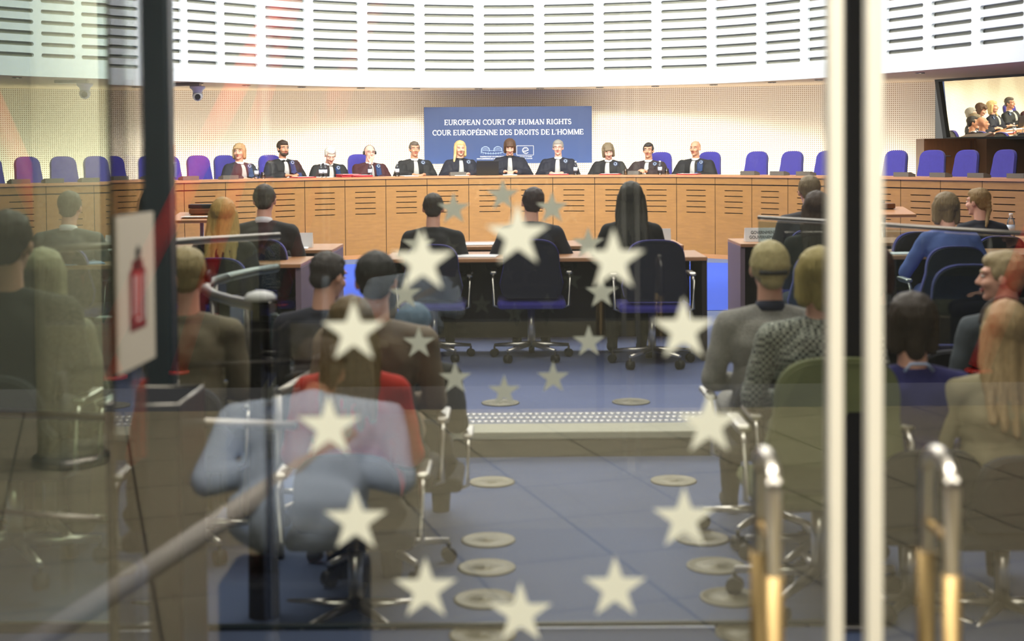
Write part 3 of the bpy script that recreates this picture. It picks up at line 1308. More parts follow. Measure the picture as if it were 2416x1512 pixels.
    if 'tie' in extras:
        obj('bow_tie', ell(ell(B(), nk + V((-.028, .025, -.01)), (.028, .01, .016)), nk + V((.028, .025, -.01)), (.028, .01, .016)), M_black, t)
    if shirt:
        obj('shirt_collar', cyl(B(), T(0, -.02, .985), T(0, -.014, 1.03), .070, .061, 20), shirt, t)
    # ---- hair
    bm = B()
    ok = True
    if hair in ('short', 'crop', 'bob', 'long', 'bun', 'pony', 'fringe_bob', 'side'):
        k = .0 if hair == 'crop' else .006
        ell(bm, H(0, -.022, .045), (.080 + k, .092 + k, .085 + k), HR)
        ell(bm, H(0, .012, .078), (.062 + k, .074, .044 + k), HR)
        for s in (-1, 1):
            ell(bm, H(s * .062, -.012, .028), (.022, .052, .045), HR)
        ell(bm, H(0, -.055, -.012), (.066, .048, .058), HR)
    if hair in ('bob', 'fringe_bob', 'side'):
        L = -.075 if hair != 'side' else -.095
        for s in (-1, 1):
            cap(bm, H(s * .072, .012, .03), H(s * .078, -.002, L), .022, .020)
            cap(bm, H(s * .062, -.045, .03), H(s * .066, -.040, L - .01), .034, .028)
        cap(bm, H(0, -.075, .03), H(0, -.068, L - .02), .045, .036)
        ell(bm, H(0, -.03, .045), (.094, .100, .092), HR)
        if hair == 'fringe_bob':
            cap(bm, H(-.04, .078, .056), H(.04, .078, .056), .022, .022)
    if hair == 'long':
        dn = T(0, -.13, .80)
        for s in (-1, -.5, 0, .5, 1):
            a = H(s * .072, -.03 - .04 * (1 - abs(s)), .02)
            m_ = H(s * .086, -.05 - .03 * (1 - abs(s)), -.11)
            b_ = T(s * .092, -.135, .84 - .05 * (1 - abs(s)))
            cap(bm, a, m_, .030, .032)
            cap(bm, m_, b_, .032, .016)
        ell(bm, H(0, -.025, .04), (.090, .100, .092), HR)
    if hair == 'bun':
        ell(bm, H(0, -.085, -.045), (.052, .035, .036), HR)
        ell(bm, H(0, -.035, .02), (.088, .092, .09), HR)
    if hair in ('pony', 'side'):
        if hair == 'pony':
            for i in range(4):
                ell(bm, H(0, -.105 - .004 * i, .04 - .032 * i), (.022, .018, .020), HR)
            cap(bm, H(0, -.105, -.06), T(0, -.13, .95), .022, .012)
        else:
            cap(bm, H(.075, -.01, -.07), T(.10, .04, .97), .026, .016)
    if hair == 'bald':
        for s in (-1, 1):
            ell(bm, H(s * .066, -.03, -.002), (.014, .045, .034), HR)
        ell(bm, H(0, -.085, -.015), (.062, .024, .038), HR)
    if hair == 'hat':
        ell(bm, H(0, -.015, .05), (.092, .105, .09), HR)
        cap(bm, H(0, -.05, 0), H(0, -.04, -.02), .06, .06)
    if hair != 'none':
        def wv(c):
            q = HR.transposed() @ (c - HC)
            ph = math.atan2(q.x, q.y + .02)
            r_ = V((q.x, q.y, 0))
            if r_.length < .02:
                return V((0, 0, 0))
            return HR @ (r_.normalized() * (.0022 * math.sin(ph * 34 + q.z * 14) + .0016 * math.sin(ph * 61 + 2)))
        hm = remesh(bm, .0075, 2, wv)
        # keep the face free
        dele = []
        inv = HR.transposed()
        for v in hm.verts:
            q = inv @ (v.co - HC)
            lim = .052 if hair != 'fringe_bob' else .030
            if q.y > .045 and q.z < lim and abs(q.x) < .060:
                dele.append(v)
        bmesh.ops.delete(hm, geom=dele, context='VERTS')
        obj('knitted_hat' if hair == 'hat' else 'hair', hm, mh, t, True)
    if beard:
        bm = B()
        ell(bm, H(0, .045, -.078), (.050, .045, .032), HR)
        ell(bm, H(0, .078, -.086), (.028, .016, .022), HR)
        for s in (-1, 1):
            cap(bm, H(s * .064, .012, -.02), H(s * .048, .045, -.075), .010, .016)
        obj('beard', remesh(bm, .006, 1), mat('beard_%d' % haircol[0], tuple(int(v * .85 + 18) for v in haircol), .9), t)
    if glasses:
        bm = B()
        for s in (-1, 1):
            pts = [H(s * .031 + .022 * math.cos(a), .101, .008 + .015 * math.sin(a)) for a in [2 * PI * i / 16 for i in range(17)]]
            tube(bm, pts, .0014, 6)
            tube(bm, [H(s * .053, .098, .012), H(s * .082, .03, .012), H(s * .082, -.01, .006)], .0014, 6)
        tube(bm, [H(-.009, .102, .010), H(.009, .102, .010)], .0014, 6)
        obj('glasses', bm, M_black, t)
    if headgear == 'headset':
        bm = B()
        pts = [H(.088 * math.cos(a), -.005, .01 + .105 * math.sin(a)) for a in [PI * i / 20 for i in range(21)]]
        tube(bm, pts, .005, 8)
        for s in (-1, 1):
            cyl(bm, H(s * .078, -.005, .0), H(s * .100, -.005, .0), .027, seg=18)
        obj('headset', bm, M_black, t)
    if headgear == 'clip':
        bm = B()
        pts = [H(.075 * math.sin(a), -.115 + .03 * (1 - math.cos(a)), .0 - .004 * math.cos(a)) for a in [-.9 + 1.8 * i / 12 for i in range(13)]]
        tube(bm, pts, .011, 8)
        obj('hair_clip', bm, M_black, t)
    if headgear == 'band':
        bm = B()
        pts = [H(.094 * math.cos(a), .0, .035 + .100 * math.sin(a)) for a in [PI * i / 20 for i in range(21)]]
        tube(bm, pts, .006, 8)
        obj('hair_band', bm, mat('band_brown', (60, 44, 34), .5), t)
    if 'lanyard' in extras:
        bm = B()
        tube(bm, [T(-.05, -.09, 1.0), T(-.03, -.10, 1.03), T(.03, -.10, 1.03), T(.06, -.08, 1.0)], .006, 6)
        obj('lanyard', bm, M_printsoft, t)
    return t


black = mat('black_robe', (24, 24, 28), .75, var=.1)
navy = mat('navy_robe', (16, 19, 38), .75, var=.1)
J = [
    # px, headtop, label, kwargs
    (566, 338, 'person in a dark blue robe with fair bobbed hair, leftmost of the judges', dict(hair='fringe_bob', haircol=(176, 146, 104), skin=0, cloth=navy, yaw=-.75, fem=True, extras=('jabot', 'sash'), arms='desk')),
    (668, 331, 'person in a black robe with short dark hair and a trimmed beard', dict(hair='short', haircol=(52, 36, 26), skin=1, cloth=black, beard=True, extras=('jabot', 'sash', 'tie'), arms='desk')),
    (772, 346, 'person in a black robe with white hair, head bowed over the bench', dict(hair='short', haircol=(214, 210, 200), skin=2, cloth=black, pitch=.45, lean=.18, yaw=-.15, extras=('jabot', 'sash'), arms='desk', browcol=(150, 140, 130))),
    (872, 341, 'person in a black robe, balding, in glasses and a headset, hand raised to the chin', dict(hair='bald', haircol=(200, 196, 188), skin=2, cloth=mat('black_robe_red_reflection', (62, 22, 30), .75), glasses=True, headgear='headset', extras=('jabot', 'sash'), arms='chin', browcol=(150, 140, 130))),  # red reflection over the black robe is put into its colour
    (978, 333, 'person in a black robe with cropped greying hair left of the banner', dict(hair='crop', haircol=(96, 84, 72), skin=1, cloth=black, extras=('jabot', 'badge'), arms='desk')),
    (1086, 332, 'person in a dark robe with blonde hair over one shoulder, before the banner', dict(hair='side', haircol=(222, 190, 132), skin=0, cloth=navy, fem=True, extras=('jabot', 'badge', 'black_collar'), arms='desk')),
    (1203, 331, 'person in a dark robe with brown fringed hair, looking down at mid bench', dict(hair='fringe_bob', haircol=(84, 56, 36), skin=0, cloth=navy, fem=True, pitch=.38, extras=('jabot', 'black_collar'), arms='desk')),
    (1317, 330, 'person in a dark robe with grey hair and glasses at the right of the banner', dict(hair='short', haircol=(150, 146, 138), skin=2, cloth=navy, glasses=True, extras=('jabot', 'badge'), arms='desk')),
    (1437, 340, 'person in a black robe with a grey-brown bob, head bent and turned aside', dict(hair='fringe_bob', haircol=(124, 108, 84), skin=2, cloth=black, fem=True, pitch=.35, yaw=.3, tilt=.1, extras=('jabot', 'badge'), arms='desk', lean=.08)),
    (1530, 336, 'person in a black robe with short black hair and hands clasped below the chin', dict(hair='crop', haircol=(40, 34, 32), skin=1, cloth=mat('brown_black_robe', (44, 30, 34), .75), extras=('jabot', 'badge'), arms='clasp', yaw=.1)),
    (1641, 331, 'person in a black robe with a bald head at the right end of the judges', dict(hair='none', haircol=(150, 110, 84), skin=1, cloth=black, extras=('jabot', 'sash'), arms='desk', width=1.1)),
]
JU = []
DESK = ZT - .42
for px, top, lb, kw in J:
    q, rz, u = seat_at(px, -.93)
    fin = rz
    d = q.y
    ztop = at(px, top, d).z
    # facing the room: +Y local turned towards -Y world
    kw['width'] = kw.get('width', 1.) * 1.1
    pr = person(lb, q, fin, sc=1.0, robe=True, legs=False, deskz=DESK, vox=.0075, **kw)
    pr['want'] = 0
    del pr['want']
    # raise or lower the sitter with the chair so that the head meets its height
    dzp = (ztop - (.42 + 1.287))
    if kw.get('pitch', 0) > .2:
        dzp += .03
    pr.location.z = .42 + max(-.09, min(.06, dzp))
    JU.append((px, q, rz, u))
    if px in (566, 668, 872, 1530, 1641):
        side = -.12 if px < 1000 else .12
        lab = {566: 'the fair-haired woman', 668: 'the bearded man', 872: 'the man with the headset', 1530: 'the man with clasped hands', 1641: 'the bald man'}[px]
        q2, rz2, u2 = seat_at(px + (-14 if px < 1000 else 18), -1.16)
        put_chair(chair0, q2, rz2, 'blue chair back showing behind %s' % lab, 'blue judge chairs in use', 1.0)


# ------------------------------------------------------------------ things on the bench
def bottle_mesh():
    bm = B()
    lathe(bm, [(.028, 0), (.032, .006), (.032, .05), (.030, .056), (.032, .062), (.032, .135), (.028, .155), (.014, .182), (.0135, .196)], seg=20)
    return bm


t = thing('water_bottle', None, None)
obj('bottle_body', bottle_mesh(), M_bottle, t)
bm = B()
lathe(bm, [(.0328, .064), (.0328, .118)], seg=20)
obj('bottle_label', bm, M_liquid, t)
bm = B()
lathe(bm, [(.0155, .194), (.0155, .212), (.013, .214)], seg=16)
obj('cap', bm, M_paper, t)
bottle0 = t


def on_bench(px, off_, z=ZT + .001):
    q, rz, u = seat_at(px, off_, z)
    return q, rz


def place(src, loc, rz, label, cat, group=None, sc=1.):
    if src in used:
        o = copy_tree(src)
        if 'group' in o:
            del o['group']
    else:
        o = src
        used.append(src)
    o.location = loc
    o.rotation_euler = (0, 0, rz)
    o.scale = (sc,) * 3
    return tag(o, label, cat, group)


for px, wd in ((605, 'in front of the fair-haired woman at the left end'), (757, 'in front of the white-haired judge, left one of the pair'), (767, 'in front of the white-haired judge, right one of the pair'),
               (873, 'below the raised hand of the judge with the headset'), (937, 'between the headset wearer and the grey cropped judge'),
               (1358, 'beside the grey-haired judge in glasses'), (1557, 'to the right of the clasped hands')):
    q, rz = on_bench(px, -.18)
    place(bottle0, q, rz, 'clear water bottle %s' % wd, 'bottle', 'water bottles on the bench', .95)
t = thing('drinking_glass', None, None)
bm = B()
lathe(bm, [(.026, 0), (.031, .09), (.029, .09), (.024, .006)], seg=18)
obj('tumbler', bm, M_bottle, t)
for px, wd in ((621, 'beside the bottle of the fair-haired woman'), (1476, 'between the two judges left of the clasped hands'), (1573, 'beside the bottle right of the clasped hands')):
    q, rz = on_bench(px, -.16)
    place(t, q, rz, 'small clear tumbler %s' % wd, 'glass', 'tumblers on the bench')

t = thing('microphone_console', None, None)
bm = B()
prism(bm, [(0, 0), (.13, 0), (.13, .03), (.04, .055), (0, .055)], lambda u, v, w_: V((-.12 + w_, -u + .05, v)), .24)
obj('console_body', bm, mat('console_grey', (96, 94, 92), .5), t)
bm = B()
for k_ in range(4):
    box(bm, (-.08 + .05 * k_, -.02, .052), (.03, .02, .006))
obj('button', bm, M_black, t)
cons = t
cl = [(45, 'at the left edge beside the first empty chair'), (125, 'between the first and second empty chairs'), (210, 'between the second and third empty chairs'), (290, 'just left of the dark post'),
      (446, 'between the two empty chairs right of the dark post'), (540, 'left of the fair-haired woman'), (1768, 'in front of the chair next to the bald judge'), (1838, 'in front of the second empty chair right of the bald judge'),
      (1900, 'left of the cream door strip'), (2132, 'right of the cream door strips'), (2218, 'between the chairs at the brown cabinet edge'), (2308, 'before the widest chair at the right end'), (2402, 'at the right edge of the picture'),
      (1080, 'in front of the long-haired blonde judge'), (1490, 'in front of the judge with clasped hands')]
for px, wd in cl:
    q, rz = on_bench(px, -.22)
    place(cons, q, rz, 'grey microphone console %s' % wd, 'console', 'microphone consoles on the bench')


def flat_item(name, w_, d_, h_, m, loc, rz, label, cat, m2=None, n=1, group=None):
    t = thing(name, label, cat, loc, rz, group)
    for k_ in range(n):
        bm = B()
        a = random.uniform(-.12, .12) if n > 1 else 0
        box(bm, (0, 0, h_ * (k_ + .5)), (w_, d_, h_ * .92), rot=a, bev=h_ * .2)
        obj('cover' if n == 1 else 'folder', bm, m, t)
    bm = B()
    box(bm, (.006, -.004, h_ * n + .0012), (w_ * .86, d_ * .86, .0016))
    obj('sheet', bm, m2 or M_paper, t)
    return t


for px, off_, n_, lb in ((715, -.30, 1, 'thin dark red folder under the hands of the bearded judge'), (822, -.25, 3, 'stack of red folders on the bench between the white-haired judge and the headset wearer'),
                         (850, -.18, 2, 'pair of bright red folders beside the headset wearer'), (1318, -.3, 1, 'pink folder in front of the grey-haired judge in glasses'),
                         (1625, -.28, 1, 'pink papers under the hands of the bald judge'), (1440, -.28, 1, 'red folder in front of the judge with bent head')):
    q, rz = on_bench(px, off_)
    flat_item('paper_folder', .30, .22, .014, M_red, q, rz + .1, lb, 'folder', n=n_)
for px, lb in ((760, 'loose white papers beside the bottles of the white-haired judge'), (965, 'loose white papers in front of the cropped grey judge'), (1203, 'white papers read by the judge in the centre of the bench'),
               (1086, 'white papers in front of the long-haired blonde judge')):
    q, rz = on_bench(px, -.3)
    flat_item('paper_stack', .21, .29, .008, M_paper, q, rz, lb, 'papers')
# laptop between centre judges
q, rz = on_bench(1150, -.3)
t = thing('laptop', 'open black laptop on the bench left of the judge in the centre', 'laptop', q, rz + PI)
box_ = box(B(), (0, -.1, .01), (.33, .22, .018), bev=.004)
obj('base', box_, M_black, t)
obj('screen', box(B(), (0, .03, .115), (.33, .012, .21), rot=Matrix.Rotation(-.2, 3, 'X'), bev=.004), M_black, t)
q, rz = on_bench(1150, -.3)
t.rotation_euler = (0, 0, rz)

# ------------------------------------------------------------------ booth window and cabinet
pL = at(2222, 190, 20.45)
pL2 = at(2238, 325, 20.45)
dirx = V((.486, -.874, 0)).normalized()
bw = 2.4
tilt_v = V((pL.x - pL2.x, .07, pL.z - pL2.z))
hgt = tilt_v.length
nrm_ = dirx.cross(tilt_v.normalized())
booth = thing('interpreter_booth', 'tilted booth window at the right reflecting the judges, in a dark frame', 'window', pL2)


def bo(u, v, w_):
    return dirx * u + tilt_v * v + nrm_ * w_


bm = B()
prism(bm, [(0, 0), (bw, 0), (bw, 1), (0, 1)], lambda u, v, w_: bo(u, v, w_), .02)
obj('pane', bm, M_mirror, booth)
bm = B()
for a_ in ([(-.05, -.06), (0.02, -.06), (0.02, 1.08), (-.05, 1.08)], [(-.05, -.04), (bw, -.04), (bw, 0.01), (-.05, 0.01)], [(-.05, .985), (bw, .985), (bw, 1.1), (-.05, 1.1)]):
    prism(bm, a_, lambda u, v, w_: bo(u, v, w_ - .03), .09)
obj('window_frame', bm, M_post, booth)
bm = B()
s_n = -1 if nrm_.x < 0 else 1
prism(bm, [(0, -.1), (bw, -.1), (bw, 1.05), (0, 1.05)], lambda u, v, w_: bo(u, v, -s_n * (-.6 - w_)) if False else bo(u, v, (.6 + w_) * (1 if nrm_.x > 0 else -1)), .05)
obj('interior_wall', bm, M_boothin, booth)
cab = thing('wall_cabinet', 'brown wooden wall cabinet under the booth window at the right', 'cabinet', (at(2180, 415, 19.9).x, 19.9, .42))
cz = at(2180, 327, 19.9).z - .42
bm = B()
box(bm, (.75, .2, cz / 2), (1.5, .4, cz), bev=.006)
obj('cabinet_body', bm, M_walnut, cab)
for i in range(2):
    bm = B()
    box(bm, (.34 + .70 * i, -.008, cz / 2), (.64, .016, cz - .06), bev=.003)
    d_ = obj('cabinet_door', bm, M_walnut, cab)
    bm = B()
    box(bm, (.34 + .70 * i, -.022, cz * .80), (.07, .012, .012), bev=.003)
    obj('handle', bm, M_chrome, d_)
bm = B()
box(bm, (7.6, 19.7, .82), (2.0, .5, 1.66))
struct('wall_booth', bm, mat('booth_wall_brown', (92, 60, 34), .6, var=.12, scale=4))


# cameras under the drum
def ptz(px, py, lb):
    p = at(px, py, 19.9 if px > 300 else 18.9)
    t = thing('security_camera', lb, 'camera', (p.x, p.y, ZS + .012), 0, 'dome cameras under the drum')
    t.scale = (1.45,) * 3
    bm = B()
    box(bm, (-.12, 0, -.02), (.30, .10, .03), bev=.006)
    obj('bracket', bm, M_steel, t)
    bm = B()
    lathe(bm, [(.075, -.035), (.075, -.055), (.05, -.075), (.045, -.10)], seg=24)
    obj('mount', bm, M_white, t)
    bm = B()
    ell(bm, (0, 0, -.13), (.052, .052, .052), sub=3)
    bd = obj('camera_head', bm, mat('camera_silver', (196, 198, 202), .35, metal=.2), t, True)
    bm = B()
    cyl(bm, (.01, -.04, -.14), (.012, -.062, -.145), .028, .026, 18)
    obj('lens', bm, M_black, bd)


ptz(466, 200, 'silver dome camera hanging from the drum edge right of the dark post')
ptz(200, 200, 'dome camera under the drum edge at the left, dim behind the satin glass')


# ------------------------------------------------------------------ tables
def table(label, x0, x1, y0, y1, gable_left=False, gable_right=False, name='counsel_table'):
    t = thing(name, label, 'table', ((x0 + x1) / 2, (y0 + y1) / 2, 0))
    L, D = x1 - x0, y1 - y0
    bm = B()
    box(bm, (0, 0, .735), (L, D, .03), bev=.006)
    obj('tabletop', bm, M_oak2, t)
    bm = B()
    box(bm, (0, D / 2 - .05, .40), (L - .1, .02, .60))
    obj('modesty_panel', bm, M_darkwood, t)
    for s, g in ((-1, gable_left), (1, gable_right)):
        bm = B()
        box(bm, (s * (L / 2 - .02), 0, .36), (.04, D - .04, .72), bev=.004)
        obj('end_panel', bm, M_lilac if g else M_darkwood, t)
    return t


X = lambda px, d: at(px, 500, d).x
table('wooden counsel table in the middle, with dark end panel and three blue chairs', X(905, 10), X(1670, 9.95), 9.97, 10.65)
table('wooden counsel table in the middle, second from the glass door, holding nameplate and papers', X(985, 11.4), X(1608, 11.4), 11.25, 11.95)
table('counsel table at the right with lilac end panel and the government nameplate', X(1745, 11.4), 7.2, 11.35, 12.05, gable_left=True)
table('counsel table at the right where the woman in the blue jacket leans', X(2100, 10.0), 6.6, 9.95, 10.6)
table('counsel table at the left carrying the white nameplates', -7.0, X(790, 11.2), 11.0, 11.75, gable_right=True)
table('counsel table at the left with lilac end panel, nearer the glass door', -6.4, X(725, 9.95), 9.6, 10.3, gable_right=True)


def nameplate(px0, px1, py0, py1, d, label, lines=()):
    p = at((px0 + px1) / 2, py1, d)
    w_ = (px1 - px0) / F * d
    h_ = (py1 - py0) / F * d
    t = thing('nameplate', label, 'nameplate', (p.x, d, .751))
    bm = B()
    prism(bm, [(-.05, 0), (.05, 0), (.004, h_), (-.004, h_)], lambda u, v, q_: V((q_ - w_ / 2, u, v)), w_)
    obj('card', bm, M_paper, t)
    a = math.atan2(.046, h_)
    for i, (s, dx, wd) in enumerate(lines):
        z = h_ * (.56 - .34 * i)
        y = -.05 + .046 * z / h_ - .0015
        font_text('lettering', s, h_ * .34, M_ink, t, Matrix.Translation((dx, y, z)) @ Matrix.Rotation(PI / 2 - a, 4, 'X'), wd)
    return t


nameplate(1757, 1838, 541, 573, 11.62, 'white nameplate reading government at the end of the right table', [('GOVERNMENT', .01, .21), ('GOUVERNEMENT', .015, .25)])
nameplate(250, 300, 549, 581, 11.3, 'white nameplate on the left table beside the extinguisher sign', [('TI', .04, .035), ('TIO', .02, .06)])
nameplate(693, 738, 549, 583, 11.3, 'blurred white nameplate at the right end of the left table')
nameplate(1548, 1582, 541, 575, 11.5, 'small white nameplate beside the dark-haired woman at the middle table')


def papers(px, py, d, w_, dp, m, label, rz=0., z=.751, n=1, name='paper_stack'):
    p = at(px, py, d)
    flat_item(name, w_, dp, .006, m, (p.x, d, z), rz, label, 'papers', n=1, m2=m if m is not M_paper else None)


papers(1820, 576, 11.6, .2, .28, M_paper, 'white papers lying beside the government nameplate', .2)
papers(1130, 575, 11.5, .5, .3, M_paper, 'white papers spread on the farther middle table', .1)
papers(1125, 602, 10.15, .3, .25, M_paper, 'white papers on the nearer middle table', -.1)
papers(1440, 600, 10.2, .2, .25, M_paper, 'white papers at the right of the nearer middle table', .1)
papers(185, 597, 9.8, .32, .4, M_bluepaper, 'pale blue sheets on the left table behind the satin glass', .4)
papers(275, 582, 11.1, .25, .25, M_paper, 'white sheet in front of the nameplate by the extinguisher sign', .1)
papers(2120, 595, 10.1, .22, .2, M_paper, 'white sheet on the table beside the woman in the blue jacket', .1)
papers(690, 590, 11.15, .25, .2, M_paper, 'white sheets at the right end of the left table', .1)
q = at(2385, 570, 11.7)
place(bottle0, (q.x, 11.7, .751), 0, 'clear plastic water bottle on the right table beside the woman with the plait', 'bottle', None, 1.0)


# lecterns
def lectern(px, py, d, label, rz, w_=.62, device=True):
    p = at(px, py, d)
    z = p.z
    t = thing('lectern', label, 'lectern', (p.x, d, 0), rz)
    bm = B()
    box(bm, (0, 0, z - .02), (w_, .46, .03), rot=Matrix.Rotation(.12, 3, 'X'), bev=.006)
    obj('reading_top', bm, M_oak2, t)
    bm = B()
    cyl(bm, (0, 0, .03), (0, 0, z - .03), .018)
    obj('pole', bm, M_chrome, t)
    bm = B()
    lathe(bm, [(.22, 0), (.22, .012), (.03, .03)], seg=30)
    obj('base', bm, M_steel, t)
    bm = B()
    box(bm, (0, .12, z + .035), (w_ * .5, .16, .05), bev=.01)
    obj('shelf', bm, M_walnut, t)
    return t, z


t1, z1 = lectern(476, 508, 13.0, 'oak reading stand on a steel pole left of the blonde woman', .0, .52)
t2, z2 = lectern(2085, 495, 13.4, 'oak reading stand on a steel pole right of the cream door strips', 0., .5)
tt = thing('desk_telephone', 'black desk console on the left reading stand', 'console', (t1.location.x, 13.12, z1 + .061))
bm = B()
box(bm, (0, 0, .02), (.28, .12, .04), bev=.008)
obj('console_body', bm, M_black, tt)
papers(462, 508, 12.9, .26, .12, M_paper, 'white sheet on the left reading stand', 0, z1 - .012)
tt = thing('desk_microphone', 'steel desk microphone on the right reading stand', 'microphone', (t2.location.x - .02, 13.5, z2 + .061))
obj('microphone_base', box(B(), (0, 0, .01), (.10, .08, .02), bev=.006), M_black, tt)
obj('stem', tube(B(), [(0, 0, .02), (0, 0, .05), (-.02, -.05, .07)], .008, 8), M_chrome, tt)

# ------------------------------------------------------------------ court chairs for the audience
cchair = make_chair('conference_chair', None, None, .46, .43, .44, m_f=M_blue)
dark_chair = make_chair('gallery_chair', None, None, .44, .30, .42, m_f=M_seat, m_s=M_seat)


def seat_for(px, d, src, label, z=0., rz=0., sc=1., group=None):
    p = at(px, 500, d)
    return put_chair(src, (p.x, d, z), rz, label, group, sc)


def aud(px, top, d, label, floor=0., seat=None, seatlabel=None, seatoff=-.02, autosc=True, seatpx=0, **kw):
    p = at(px, top, d)
    lean = kw.get('lean', 0)
    # natural head top of the model with this lean
    nat = .52 + (1.287 - .52) * math.cos(lean) - .01
    sc = 1.0
    if autosc:
        sc = max(.86, min(1.07, (p.z - floor) / nat))
    else:
        sc = kw.pop('sc', 1.)
    fwd = math.sin(lean) * .7 * sc
    pr = person(label, (p.x, d - fwd * math.cos(kw.get('rz', 0)), p.z - nat * sc), kw.pop('rz', 0.), sc=sc, **kw)
    if seat:
        seat_for(px + seatpx, d - fwd + seatoff, seat, seatlabel, max(floor, p.z - nat * sc), kw.get('rz', 0.), sc)
    return pr


C = lambda n, c, **k: mat(n, c, .85, var=k.pop('var', .08), **k)
aud(527, 470, 9.1, 'person seen from behind with long straight blonde hair and a black top', hair='long', haircol=(196, 158, 88), cloth=C('black_top', (24, 24, 26)), fem=True, seat=cchair,
    seatlabel='blue conference chair of the long-haired blonde woman at the left', arms='lap', lean=.05)
aud(624, 437, 10.35, 'person seen from behind with short dark hair and a charcoal suit, at the left table', hair='crop', haircol=(48, 42, 36), cloth=C('charcoal_suit', (52, 52, 52)), seat=cchair,
    seatlabel='blue conference chair of the man in the charcoal suit', arms='desk', lean=.15, width=1.08, shirt=M_paper)
aud(440, 590, 5.75, 'person in beige from behind, short fair hair and headset, right of the dark post', floor=-.13, hair='short', haircol=(168, 150, 104), headgear='headset',
    cloth=C('beige_knit', (112, 104, 84)), seat=dark_chair, seatlabel='dark gallery chair of the fair-haired listener with the earpiece', arms='lap', rz=0)
aud(165, 455, 10.0, 'person in a grey suit from behind at the left table, behind the satin glass', hair='short', haircol=(110, 104, 88), cloth=C('grey_suit', (92, 98, 96)), seat=cchair,
    seatlabel='blue conference chair of the grey-suited man behind the satin glass', arms='desk', lean=.15, width=1.1, shirt=M_paper)
aud(102, 592, 5.85, 'person seen from behind with pale short hair and a grey-green jacket at the left edge', floor=-.13, hair='bob', haircol=(160, 156, 124), cloth=C('grey_green_jacket', (116, 116, 100)),
    seat=dark_chair, seatlabel='dark gallery chair of the pale-haired listener at the left edge', arms='lap', fem=True)
aud(18, 505, 5.3, 'person seen from behind in dark clothes cut off by the left edge of the picture', floor=-.13, hair='short', haircol=(58, 42, 28), cloth=C('dark_olive', (36, 38, 34)),
    seat=dark_chair, seatlabel='dark gallery chair at the very left edge', arms='lap', width=1.1)
aud(762, 597, 6.3, 'person from behind with greying dark hair and navy jacket, left of the taupe jacket', floor=-.13, hair='crop', haircol=(58, 52, 50), cloth=C('navy_jacket', (26, 28, 44)),
    seat=dark_chair, seatlabel='dark gallery chair of the man in the navy jacket', arms='lap', yaw=-.6, pitch=.2)
aud(886, 600, 5.45, 'person seen from behind with dark hair and a taupe jacket, left of the aisle', floor=-.13, hair='short', haircol=(34, 32, 30), cloth=C('taupe_jacket', (128, 112, 92)),
    seat=dark_chair, seatlabel='dark gallery chair of the man in the taupe jacket', arms='lap', width=1.05)
aud(828, 705, 4.98, 'person seen from behind with long light brown hair and a bright red top', floor=-.22, hair='long', haircol=(116, 92, 48), cloth=C('red_top', (196, 40, 20)), fem=True,
    seat=dark_chair, seatlabel='dark gallery chair of the woman in the red top', arms='lap')
aud(975, 722, 6.0, 'person seen from behind in a teal knitted hat and dark coat beside the aisle', floor=-.24, hair='hat', haircol=(36, 82, 108), cloth=C('dark_coat', (24, 28, 32)),
    seat=dark_chair, seatlabel='dark gallery chair beside the left side of the aisle', arms='lap', width=1.0)
aud(1022, 458, 10.35, 'person seen from behind with short dark hair at the left of the middle table', hair='crop', haircol=(62, 58, 52), cloth=C('dark_suit', (36, 38, 40)), seat=cchair,
    seatlabel='blue conference chair at the left of the middle table', arms='desk', lean=.2)
aud(1252, 446, 10.45, 'person seen from behind with dark hair leaning to the right at the middle table', hair='short', haircol=(58, 46, 50), cloth=C('dark_blue_suit', (34, 40, 54)), seat=cchair,
    seatlabel='blue conference chair in the centre of the middle table', arms='wide', lean=.3, tilt=.15, seatoff=-.1)
aud(1488, 432, 10.05, 'person seen from behind with long dark hair at the right of the middle table', hair='long', haircol=(44, 44, 38), cloth=C('black_suit', (28, 30, 32)), fem=True, seat=cchair,
    seatlabel='blue conference chair at the right of the middle table, turned slightly', arms='desk', lean=.05, seatpx=50, seatoff=-.2)
aud(1909, 418, 10.9, 'person seen from behind with grey-brown hair and a grey suit at the right table', hair='short', haircol=(140, 122, 92), cloth=C('mid_grey_suit', (66, 64, 68)), seat=cchair,
    seatlabel='blue conference chair of the grey-haired man beside the nameplate', arms='desk', lean=.1, width=1.05)
aud(1926, 455, 9.0, 'person seen from behind with long brown hair and a dark coat by the cream strip', hair='long', haircol=(66, 48, 36), cloth=C('brown_black_coat', (36, 32, 28)), fem=True, seat=cchair,
    seatlabel='blue conference chair of the long-haired brown-haired woman', arms='lap')
aud(2229, 458, 9.75, 'person from behind with a light brown bob and cornflower blue jacket, elbows on table', hair='bob', haircol=(142, 122, 88), cloth=C('cornflower_jacket', (104, 120, 186)), fem=True, seat=cchair,
    seatlabel='blue conference chair of the woman in the blue jacket', arms='wide', lean=.32, seatoff=-.05)
aud(2312, 447, 11.1, 'person seen from behind with a fair plait and a dark jacket at the right table', hair='pony', haircol=(146, 118, 72), cloth=C('ink_jacket', (34, 38, 50)), fem=True, seat=cchair,
    seatlabel='blue conference chair of the woman with the plait', arms='wide', yaw=.7, lean=.12, seatpx=25)
seat_for(2140, 10.6, cchair, 'empty blue conference chair left of the woman in the blue jacket', 0, .1)
aud(1815, 575, 5.9, 'person seen from behind with pinned-up ash blonde hair and a grey tweed jacket', floor=-.13, hair='bun', haircol=(186, 172, 122), headgear='clip',
    cloth=mat('grey_tweed', (158, 156, 150), .95, var=.3, scale=160, bump=.8, bscale=180), fem=True, seat=dark_chair, seatlabel='dark gallery chair of the woman in grey tweed', arms='lap', width=1.12,
    shirt=mat('navy_scarf', (28, 36, 62), .8))
